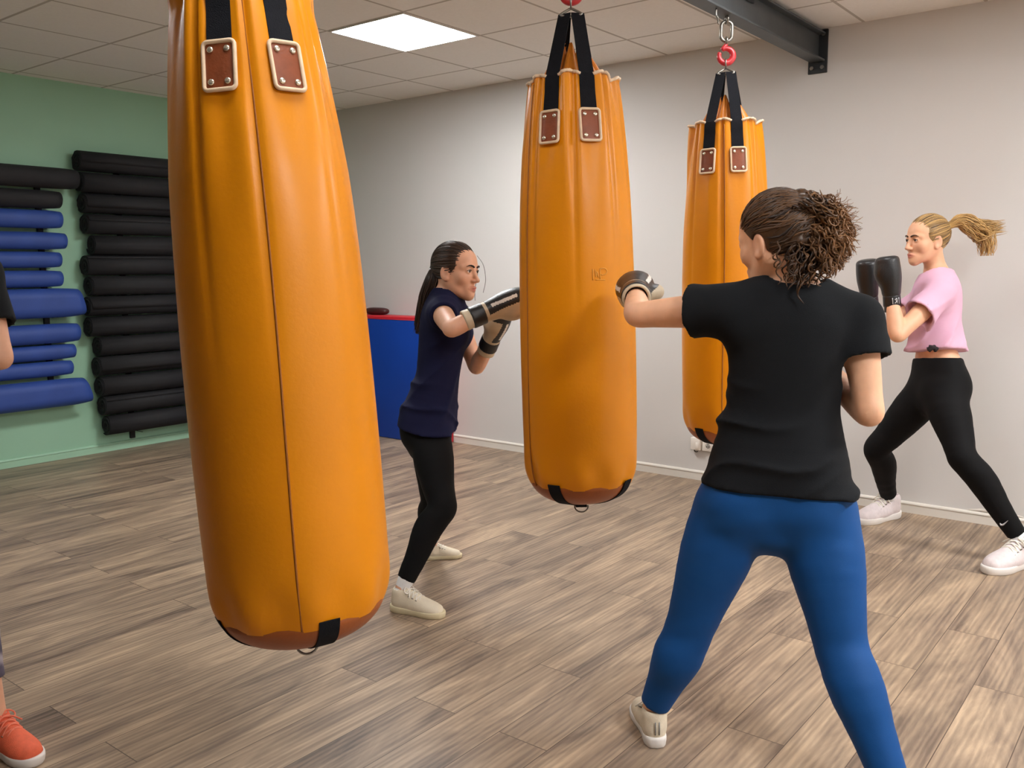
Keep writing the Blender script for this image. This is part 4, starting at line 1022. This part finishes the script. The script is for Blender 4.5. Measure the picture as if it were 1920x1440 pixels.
        g = Geo()
        for i in range(5):
            y = .092+.017*i; z = .1100-.0065*i-.0005*i*i
            for sg in (-1, 1):
                g.tube(spline([G(-sg*.030*bulk, y-.006, z-.018), G(-sg*.016, y-.001, z-.004), G(sg*.012, y+.007, z-.004), G(sg*.031*bulk, y+.011, z-.024)], 4), .0027*L_, 6)
        for sg in (-1, 1):
            g.tube(spline([G(0, .088, .107), G(sg*.020, .080, .118), G(sg*.038, .086, .106), G(sg*.030, .098, .098), G(sg*.004, .092, .107)], 5), .0024*L_, 6)
            g.tube(spline([G(0, .090, .107), G(sg*.022, .102, .104), G(sg*.046, .112, .084)], 4), .0024*L_, 6)
        s.child('laces', g.mesh('laces'), lace, sh)
        g = Geo()
        for i in range(5):
            y = .092+.017*i; z = .1100-.0065*i-.0005*i*i
            for sg in (-1, 1): ring(G(sg*.031*bulk, y+.011, z-.025), R3 @ np.array([0, 1.0, 0]), R3 @ nz([sg*.55, 0, .8]), .0036*L_, .0012*L_, n=10, g=g, k=5)
        s.child('eyelets', g.mesh('eyelets'), m_eyelet, sh)
        if tab is not None:
            g = Geo()
            for x in (-.006, .006): g.tube([G(x, -.0005, .045), G(x, -.001, .065), G(x, .001, .085)], .0022*L_, 6)
            s.child('heel_tab', g.mesh('heel_tab'), tab, sh)
        return sh
    def sock(s, q, material, z0=.02, z1=.13):
        a, kn = s.j['an'+q], s.j['kn'+q]; d = nz(kn-a); g = Field(a-.14, a+.16, .005)
        g.chain([a-d*.026, a+d*.004, a+d*.045], [.023, .0285, .0365*s.leg], .01); me, V, Fs = g.mesh('sock'); s.child('sock', me, material)
    # ---- hair
    def cap(s, material, tie, front=(.083, .068), ear=(.029, -.014), nape=(-.088, -.066), thick=1.0, strands=320, sr=.0021, seed=3, wave=0.0, light=.5):
        """hair combed back to a tie: a close cap plus individual combed strands"""
        F = Field(s.hc-.16*s.hs, s.hc+.17*s.hs, .0032); g = s.hs
        c = np.array([0, -.016, .030]); r = np.array([.0785, .1005, .0945])*thick
        F.ell(s.HL(*c), r*g, s.RH, 0)
        X, Y, Z = F.xyz((slice(None),)*3)
        lx, ly, lz = [((X-s.hc[0])*s.RH[0, i]+(Y-s.hc[1])*s.RH[1, i]+(Z-s.hc[2])*s.RH[2, i])/g for i in range(3)]
        def line(A, B, sgn):
            d = np.array(B)-np.array(A); n = np.array([d[1], -d[0]])/np.linalg.norm(d)*sgn
            return lambda y, z: (y-A[0])*n[0]+(z-A[1])*n[1]
        fr = line(front, ear, -1); kp = line(ear, nape, -1)
        if fr(.12, 0) < 0: f0 = fr; fr = lambda y, z: -f0(y, z)
        if kp(0, -.2) < 0: k0 = kp; kp = lambda y, z: -k0(y, z)
        lim = np.maximum(fr(ly, lz)+.20*np.maximum(np.abs(lx)-.045, 0)-.10*np.maximum(.03-np.abs(lx), 0), kp(ly, lz))
        F.D = -smin(-F.D, -(lim*g), .008*g).astype(np.float32)
        for q in (-1, 1): F.ell(s.HL(q*.076, -.010, -.014), np.array([.016, .021, .031])*g, s.RH, .006, 's')
        me, V, Fs = F.mesh('hair'); V = relax(me, V, Fs, 1)
        G_ = Geo(); rg = np.random.default_rng(seed); tie = np.array(tie)
        G_.add(V, Fs.tolist(), 0, list(rg.uniform(.2, .5, len(V))*light*2))
        tdir = (tie-c)/r; tdir /= np.linalg.norm(tdir); made = 0
        while made < strands:
            d = rg.normal(size=3); d /= np.linalg.norm(d); p = c+d*r
            a, b = fr(p[1], p[2])+.20*max(abs(p[0])-.045, 0)-.10*max(.03-abs(p[0]), 0), kp(p[1], p[2])
            if max(a, b) > .002 or (max(a, b) < -.035 and rg.random() < .6): continue
            if abs(p[0]) > .06 and abs(p[1]+.010) < .022 and -.05 < p[2] < .015: continue
            om = math.acos(np.clip(d@tdir, -1, 1))
            if om < .15: continue
            tt = np.linspace(0, .97, 12); off = 1.004+.020*rg.random(); P = []; tilt = rg.normal()*.02
            for t in tt:
                v = (math.sin((1-t)*om)*d+math.sin(t*om)*tdir)/math.sin(om)
                v = v+np.cross(v, tdir)*(tilt*math.sin(PI*t)+wave*math.sin(9*t+seed*made)); v /= np.linalg.norm(v)
                P.append(s.HL(*(c+v*r*(off-.012*(1-t)**4))))
            G_.tube(P, np.concatenate([[sr*.4], np.full(10, sr), [sr*.7]])*g, 5, tint=float(np.clip(rg.normal(light, .28*min(1, light*2.4)), 0, 1))); made += 1
        s.hair = s.child('hair', G_.mesh('hair'), material); return s.hair
    def tail(s, material, guide, spread, n=160, sr=.0022, seed=5, frizz=.006, name='ponytail', curl=0.0, light=.5, ends=.25):
        """loose bundle of strands along a guide curve"""
        rg = np.random.default_rng(seed); gp = spline(np.asarray(guide, float), 6); sp = np.interp(np.linspace(0, 1, len(gp)), np.linspace(0, 1, len(spread)), spread)
        T = np.gradient(gp, axis=0); T /= np.linalg.norm(T, axis=1)[:, None]; G_ = Geo()
        for i in range(n):
            a, rr = rg.uniform(0, 2*PI), math.sqrt(rg.random()); L1 = 1-ends*rg.random()**1.5; ph = rg.uniform(0, 6, 3); P = []
            m_ = int(len(gp)*L1)
            for q in range(max(m_, 4)):
                ref = np.array([0, 0, 1.0]) if abs(T[q][2]) < .8 else np.array([1.0, 0, 0]); u = nz(np.cross(T[q], ref)); v = np.cross(u, T[q]); t = q/len(gp)
                o = (u*math.cos(a)+v*math.sin(a))*rr*sp[q]
                o = o+frizz*t*(u*math.sin(ph[0]+7*t)+v*math.sin(ph[1]+6*t))
                if curl: o = o+curl*(u*math.sin(ph[2]+q*1.3)+v*math.cos(ph[2]+q*1.3))*min(1, t*4)
                P.append(gp[q]+o)
            k = len(P); G_.tube(P, sr*np.concatenate([np.full(k-2, 1.0), [.7, .25]]), 5, tint=float(np.clip(light+rg.normal()*.25, 0, 1)))
        return s.child(name, G_.mesh(name), material, s.hair)
m_silver = mat('silver_print', srgb(200, 200, 204), 0.3, 0.03, 20, metal=0.7)

# ------------------------------------------------------------------ clothing colours
m_navy = mat('navy_jersey', srgb(22, 24, 54), 0.9, 0.06, 8, 0.15, 500, spec=0.2)
m_blacktee = mat('black_jersey', srgb(21, 23, 26), 0.9, 0.06, 8, 0.15, 500, spec=0.2)
m_pink = mat('pink_jersey', srgb(226, 178, 202), 0.85, 0.04, 8, 0.15, 500)
m_blkleg = mat('black_lycra', srgb(9, 9, 11), 0.75, 0.05, 8, 0.1, 600, spec=0.2)
m_blueleg = mat('blue_lycra', srgb(10, 72, 134), 0.7, 0.05, 8, 0.1, 600, spec=0.25)
m_glv = mat('black_glove_leather', srgb(26, 26, 28), 0.42, 0.10, 30, 0.15, 220, coat=0.15)
m_glvcream = mat('cream_glove_leather', srgb(204, 188, 160), 0.5, 0.06, 30, 0.1, 220)
m_glvwhite = mat('white_glove_trim', srgb(225, 222, 214), 0.45, 0.04, 30)
m_shoe_cream = mat('cream_canvas', srgb(228, 216, 192), 0.7, 0.05, 30, 0.15, 400); m_sole_cream = mat('cream_rubber', srgb(216, 202, 166), 0.55, 0.05, 20)
m_lace = mat('white_lace', srgb(236, 230, 218), 0.8, 0.04, 60)
m_shoe_white = mat('white_mesh_fabric', srgb(226, 214, 214), 0.7, 0.06, 60, 0.25, 500); m_sole_white = mat('white_rubber', srgb(232, 226, 220), 0.5, 0.03, 20)
m_shoe_sand = mat('sand_mesh_fabric', srgb(222, 208, 184), 0.75, 0.06, 60, 0.25, 500); m_tab = mat('grey_tab', srgb(130, 128, 124), 0.6, 0.05, 30)
m_orange = mat('coral_mesh_fabric', srgb(236, 106, 70), 0.7, 0.08, 60, 0.25, 500); m_lace_o = mat('coral_lace', srgb(242, 130, 100), 0.7, 0.05, 60)
m_eyelet = mat('eyelet_grey', srgb(120, 112, 100), 0.5, 0.05, 30)
m_sock = mat('white_sock', srgb(236, 236, 236), 0.9, 0.03, 60, 0.2, 400)
m_hair_dark = tinted('dark_brown_hair', srgb(26, 17, 12), srgb(74, 50, 34), 0.42)
m_hair_curl = tinted('curly_brown_hair', srgb(38, 23, 14), srgb(160, 112, 68), 0.45)
m_hair_blond = tinted('dark_blonde_hair', srgb(74, 52, 34), srgb(212, 170, 106), 0.42)
m_hair_red = tinted('auburn_hair', srgb(70, 24, 20), srgb(128, 54, 40), 0.45)
m_brow = mat('brow_brown', srgb(40, 26, 20), 0.8, 0.1, 60)
m_tie_y = mat('yellow_hair_tie', srgb(238, 220, 150), 0.7, 0.06, 60, 0.3, 300); m_tie_g = mat('grey_hair_tie', srgb(120, 108, 104), 0.8, 0.1, 80, 0.3, 300)
def hair_tie(p, c, axis, r, t, m_):
    u = nz(np.cross(axis, [0.1, 0.2, 1])); w = np.cross(nz(axis), u); g = Geo()
    ang = np.linspace(0, 2*PI, 28)[:-1]
    g.tube([c+r*(math.cos(a)*u+math.sin(a)*w)+nz(axis)*.002*math.sin(5*a) for a in ang], t, 8, True); p.child('hair_tie', g.mesh('hair_tie'), m_, p.hair)

# ---- woman in navy, punching the middle bag from the left
J = dict(head=at(856, 508, 3.90), neck=at(838, 553, 3.93), pelvis=at(807, 800, 3.98), shR=at(829, 588, 3.80), shL=at(856, 592, 4.08), elR=at(847, 617, 3.53), wrR=at(899, 590, 3.56),
         elL=at(893, 688, 4.06), wrL=at(919, 640, 3.90), hipR=at(806, 815, 3.89), hipL=at(808, 810, 4.06), knR=at(828, 952, 3.72), anR=at(771, 1112, 3.61),
         knL=at(812, 940, 4.17), anL=at(806, 1022, 4.35))
hR, tR = on_floor(735, 1143), on_floor(834, 1158); hL, tL = on_floor(797, 1049), on_floor(866, 1044)
J.update(toeR=tR*.8+hR*.2, toeL=tL*.8+hL*.2, anR=hR*.80+tR*.20+np.array([0, 0, .10]), anL=hL*.8+tL*.2+np.array([0, 0, .09]))
J['gdR'] = nz(at(985, 554, 3.60)-J['wrR']); J['gdL'] = nz(at(940, 590, 3.80)-J['wrL'])
fh = CAM_R*.90-_fw*.50+np.array([0, 0, -.10])
A = Person(J, fh, (0, 0, 1)+CAM_R*.12, wid=.90, leg=.98, arm=1.0, hs=1.04)
A.body('woman in navy t-shirt and black leggings punching the middle bag with her right glove', m_skin)
A.eyes(); A.brows(m_brow)
A.leggings(m_blkleg, .20, t_end=.90)
A.shirt(m_navy, hem=-.02, sleeve=.18, slv=(.058, .060), nd=.01, neck=.07, seed=2.0, loose=.006, wr=.007)
A.glove('R', J['gdR'], CAM_R*-.3+np.array([0, 0, 1]), m_glv, m_glvcream, 1.0, True, white=m_glvwhite)
A.glove('L', J['gdL'], CAM_R*1.0+_fw*.4, m_glv, m_glvcream, .95, True, white=m_glvwhite)
A.shoe('R', tR, hR, m_shoe_cream, m_sole_cream, m_lace); A.shoe('L', tL, hL, m_shoe_cream, m_sole_cream, m_lace)
A.sock('R', m_sock); A.sock('L', m_sock)
A.cap(m_hair_dark, (0, -.112, .022), seed=4, sr=.0021)
tp = A.HL(0, -.116, .020); dn = np.array([0, 0, -1.0])
A.tail(m_hair_dark, [tp, at(812, 520, 3.93), at(800, 560, 3.94), at(792, 600, 3.95), at(783, 632, 3.95)], [.014, .030, .034, .030, .012], 200, .0022, 6, .010, light=.35)
hair_tie(A, tp, A.RH @ np.array([0, 1, .1]), .015, .006, m_tie_g)
g = Geo()
for pts in ([(-.028, .080, .068), (-.036, .108, .030), (-.034, .124, -.030), (-.030, .118, -.085)], [(-.052, .055, .045), (-.066, .064, .0), (-.066, .056, -.07), (-.060, .062, -.12)]):
    g.tube(spline([A.HL(*p) for p in pts], 6), .0011, 5, tint=.5)
A.child('loose_strands', g.mesh('loose_strands'), m_hair_dark, A.hair)

# ---- woman in black t-shirt and blue leggings, seen from behind
hL, tL = on_floor(1232, 1404), on_floor(1196, 1318); hL = np.array(hL); tL = hL+nz(tL-hL)*.25
hR = on_floor(1690, 1590); tR = hR+nz(np.array([.35, .35, 0])+CAM_R*.1)*.25
J = dict(head=at(1452, 450, 2.40), neck=at(1488, 540, 2.40), pelvis=at(1455, 925, 2.46), shR=at(1608, 600, 2.40), shL=at(1356, 580, 2.42), elR=at(1630, 775, 2.36), wrR=at(1545, 690, 2.60),
         elL=at(1196, 590, 2.56), wrL=at(1192, 552, 2.78), hipR=at(1533, 965, 2.44), hipL=at(1372, 955, 2.50), knR=at(1578, 1215, 2.36), knL=at(1290, 1185, 2.58),
         anR=hR*.8+tR*.2+np.array([0, 0, .10]), anL=hL*.78+tL*.22+np.array([0, 0, .10]), toeR=tR*.8+hR*.2, toeL=tL*.8+hL*.2)
J['gdL'] = nz(at(1188, 530, 2.99)-J['wrL']); J['gdR'] = nz(at(1525, 600, 2.66)-J['wrR'])
fh = _fw*.86-CAM_R*.56+np.array([0, 0, -.05])
B = Person(J, fh, (0, 0, 1)-CAM_R*.08, wid=1.03, leg=1.16, arm=1.06, hs=1.04)
B.body('woman in black t-shirt and blue leggings seen from behind, swinging at the middle bag', m_skin2)
B.leggings(m_blueleg, .20, t_end=.96)
B.shirt(m_blacktee, hem=.045, sleeve={'L': .36, 'R': .42}, slv=(.066, .074), seed=5.0, loose=.012, wr=.0078, neck=.080, grow=.014)
B.glove('L', J['gdL'], np.array([0, 0, 1.0])-CAM_R*.3, m_glv, m_glvcream, 1.0, True, white=m_glvwhite)
B.glove('R', J['gdR'], _fw, m_glv, m_glvcream, 1.0, True, white=m_glvwhite)
B.shoe('L', tL, hL, m_shoe_sand, m_sole_white, m_lace, tab=m_tab); B.shoe('R', tR, hR, m_shoe_sand, m_sole_white, m_lace, tab=m_tab)
B.cap(m_hair_curl, (.040, -.098, .050), front=(.080, .070), ear=(.014, .000), nape=(-.088, -.095), seed=8, sr=.0026, wave=.10, thick=1.03, strands=420, light=.16)
# the mass of curls: ringlets thrown out to the right
rg = np.random.default_rng(21); g = Geo(); ctr = at(1525, 435, 2.34)
F = Field(ctr-.2, ctr+.2, .006)
for px, py, r in ((1505, 388, .050), (1538, 398, .046), (1556, 432, .046), (1540, 472, .044), (1500, 440, .058), (1500, 498, .036)): F.ell(at(px, py, 2.34), (r*.88, r*.88, r*.88), None, .02)
F.warp(lambda X, Y, Z: .006*np.sin(90*X+2*np.sin(60*Z))*np.sin(80*Z+70*Y))
me, V, Fs = F.mesh('c'); g.add(V, Fs.tolist(), 0, list(rg.uniform(0, .25, len(V))))
root = at(1488, 412, 2.33)
for i in range(680):
    a = rg.uniform(-1.25, 1.65); ex = rg.uniform(.6, 1.0); tgt = (1522+math.cos(a)*84*ex, 432-math.sin(a)*86*ex); dd = 2.32+rg.normal()*.032
    if rg.random() < .18: tgt = (1508+rg.normal()*18, 508+rg.normal()*16)
    p1 = at(tgt[0], tgt[1], dd); p0 = root*.5+p1*.5+rg.normal(size=3)*.018
    ax_ = p1-p0; ln_ = np.linalg.norm(ax_); ax_ = ax_/ln_; u = nz(np.cross(ax_, rg.normal(size=3))); w = np.cross(ax_, u)
    rc = rg.uniform(.005, .0105); tn = rg.uniform(1.6, 3.4); ph = rg.uniform(0, 6); P = []
    for t in np.linspace(0, 1, 22): P.append(p0+ax_*ln_*t+rc*(.5+.8*t)*(u*math.cos(ph+2*PI*tn*t)+w*math.sin(ph+2*PI*tn*t))+np.array([0, 0, -.02*t*t]))
    out = np.clip((tgt[0]-1505)/100, 0, 1); g.tube(P, np.concatenate([np.full(20, .0023), [.0015, .0006]]), 4, tint=float(np.clip(.12+.55*out+rg.normal()*.16, 0, 1)))
for i in range(150):
    a = rg.uniform(-1.1, 1.0); R_ = rg.uniform(76, 97); p0 = at(1522+math.cos(a)*45, 432-math.sin(a)*48, 2.32+rg.normal()*.03)
    p1 = at(1522+math.cos(a)*R_, 432-math.sin(a)*R_*.95, 2.32+rg.normal()*.045); u = nz(np.cross(p1-p0, rg.normal(size=3))); w = np.cross(nz(p1-p0), u); ph = rg.uniform(0, 6)
    g.tube([p0+(p1-p0)*t+.006*(u*math.cos(ph+9*t)+w*math.sin(ph+9*t))*t for t in np.linspace(0, 1, 14)], np.linspace(.0015, .0006, 14), 4, tint=float(np.clip(.6+rg.normal()*.2, 0, 1)))
B.child('curls', g.mesh('curls'), m_hair_curl, B.hair)

# ---- blonde woman in pink, guarding, facing the far bag
hR, tR = on_floor(1682, 968), on_floor(1608, 984); hL, tL = on_floor(1936, 1056), on_floor(1848, 1077)
J = dict(head=at(1737, 450, 4.42), neck=at(1757, 515, 4.44), pelvis=at(1755, 722, 4.45), shL=at(1762, 552, 4.29), shR=at(1740, 556, 4.60), elL=at(1683, 628, 4.20), wrL=at(1672, 560, 4.24), elR=at(1655, 625, 4.55), wrR=at(1631, 562, 4.46),
         hipL=at(1768, 735, 4.37), hipR=at(1738, 735, 4.53), knR=at(1645, 842, 4.70), knL=at(1806, 858, 4.22), anR=hR*.78+tR*.22+np.array([0, 0, .10]), anL=hL*.78+tL*.22+np.array([0, 0, .10]),
         toeR=tR*.8+hR*.2, toeL=tL*.8+hL*.2)
J['gdL'] = nz(at(1666, 478, 4.22)-J['wrL']); J['gdR'] = nz(at(1622, 480, 4.42)-J['wrR'])
fh = -CAM_R*.96-_fw*.20+np.array([0, 0, -.06])
D = Person(J, fh, (0, 0, 1), wid=1.0, leg=1.08, arm=1.06, hs=1.02)
D.body('blonde woman in pink t-shirt and black leggings holding both gloves up before her face', m_skin2)
D.eyes(); D.brows(mat('brow_blonde', srgb(78, 54, 40), 0.8, 0.1, 60))
lg = D.leggings(m_blkleg, .245, t_end=.88)
D.shirt(m_pink, hem=.315, sleeve=.50, slv=(.068, .078), seed=1.0, loose=.016, blouse=.018, wr=.008, grow=.016, nd=.008)
D.glove('L', J['gdL'], CAM_R-_fw*.15, m_glv, m_glvcream, .90, False, logo=(None, -_fw), boxy=True)
D.glove('R', J['gdR'], -CAM_R, m_glv, m_glvcream, .90, False, boxy=True)
D.shoe('R', tR, hR, m_shoe_white, m_sole_white, m_lace); D.shoe('L', tL, hL, m_shoe_white, m_sole_white, m_lace)
D.sock('R', m_sock); D.sock('L', m_sock)
D.cap(m_hair_blond, (0, -.104, .056), seed=5, sr=.0022)
tp = D.HL(0, -.110, .058)
D.tail(m_hair_blond, [tp, at(1800, 414, 4.42), at(1822, 425, 4.43), at(1850, 430, 4.44), at(1888, 424, 4.45)], [.012, .030, .040, .032, .012], 220, .0017, 9, .022, light=.66, ends=.45)
D.tail(m_hair_blond, [tp, at(1802, 414, 4.42), at(1828, 428, 4.42), at(1847, 450, 4.43), at(1848, 486, 4.44)], [.012, .030, .038, .036, .018], 240, .0017, 10, .026, name='ponytail', light=.9, ends=.5, curl=.003)
hair_tie(D, tp, D.RH @ np.array([0, 1, -.1]), .016, .008, m_tie_y)
# knot of the cropped shirt and the pale tick on the shin
g = Geo(); c = at(1748, 654, 4.285)
for k in range(3):
    g.tube(spline([c+CAM_R*(.028*math.cos(2.1*k)-.004)+np.array([0, 0, .012*math.sin(2.1*k)]), c-_fw*.010+np.array([0, 0, .006]), c+CAM_R*(.026*math.cos(2.1*k+1.2))+np.array([0, 0, .012*math.sin(2.1*k+1.2)])], 4), .009, 8)
D.child('knot', g.mesh('knot'), mat('dark_band', srgb(34, 26, 30), 0.8, 0.1, 40))
def on_cloth(me_vf, px, py):
    """nearest cloth point to the sight line through a pixel: a mark printed on that cloth"""
    V = me_vf[0]; d = nz(at(px, py, 1)-EYE); r = V-EYE; t = r @ d; dist = np.linalg.norm(r-t[:, None]*d, axis=1)
    k = np.where(dist < .012)[0]; k = k[np.argmin(t[k])] if len(k) else np.argmin(dist)
    return EYE+d*(t[k]-.0035)
tick = [(1875, 981), (1877, 984), (1881, 983.5), (1885, 980.5), (1890, 976)]
g = Geo(); P = spline([on_cloth(D.leg_mesh, *p) for p in tick], 4); g.tube(P, np.interp(np.linspace(0, 1, len(P)), [0, .25, .5, 1], [.002, .0052, .0042, .0008]), 6)
D.child('tick_logo', g.mesh('tick_logo'), m_silver, lg)

# ---- person at the left edge, facing the nearest bag
hL, tL = on_floor(-22, 1392), on_floor(66, 1432); hL = np.array(hL); tL = hL+nz(tL-hL)*.255
f4 = nz(np.array([tL[0]-hL[0], tL[1]-hL[1], 0])); l4 = np.array([-f4[1], f4[0], 0])          # l4: her left
c4 = hL-f4*.24-l4*.10
W = lambda f, l, z: c4+f4*f+l4*l+np.array([0, 0, z])
hR = W(-.22, -.12, 0); tR = hR+nz(f4-l4*.6)*.255
J = dict(head=W(.02, 0, 1.55), neck=W(-.02, 0, 1.40), pelvis=W(-.03, 0, .86), shL=at(-42, 512, 2.53), shR=W(-.04, -.165, 1.35), elL=at(0, 672, 2.50), wrL=at(-75, 560, 2.50), elR=W(.05, -.24, 1.12), wrR=W(.22, -.08, 1.30),
         hipL=W(0, .09, .86), hipR=W(-.05, -.09, .86), knL=W(.20, .10, .50), knR=W(-.06, -.14, .48), anL=hL*.78+tL*.22+np.array([0, 0, .10]), anR=hR*.78+tR*.22+np.array([0, 0, .10]), toeL=tL*.8+hL*.2, toeR=tR*.8+hR*.2)
J['gdL'] = nz(J['wrL']-J['elL']); J['gdR'] = nz(f4+np.array([0, 0, .8]))
E4 = Person(J, f4, (0, 0, 1), wid=1.0, leg=1.0, arm=1.0)
E4.body('person with an orange shoe at the left edge, mostly outside the photo', m_skin)
E4.eyes(); E4.brows(m_brow)
m_print = tinted('printed_lycra', srgb(88, 84, 104), srgb(206, 200, 210), 0.6)
lg = E4.leggings(m_print, .22, t_end=.74); V = E4.leg_mesh[0]
set_tint(lg.data, np.clip(.5+1.6*np.sin(31*V[:, 0]+2*np.sin(23*V[:, 2]))*np.sin(27*V[:, 2]+19*V[:, 1]), 0, 1))
E4.shirt(m_blacktee, hem=.0, sleeve=.62, seed=3.0)
E4.glove('L', J['gdL'], f4, m_glv, m_glvcream); E4.glove('R', J['gdR'], np.array([0, 0, 1.0]), m_glv, m_glvcream)
E4.shoe('L', tL, hL, m_orange, m_sole_white, m_lace_o); E4.shoe('R', tR, hR, m_orange, m_sole_white, m_lace_o)
E4.cap(m_hair_red, (0, -.108, .040), seed=12)
E4.tail(m_hair_red, [E4.HL(0, -.11, .04), E4.HL(0, -.15, .0), E4.HL(0, -.14, -.10), E4.HL(0, -.12, -.18)], [.012, .028, .028, .010], 90, .0024, 13)
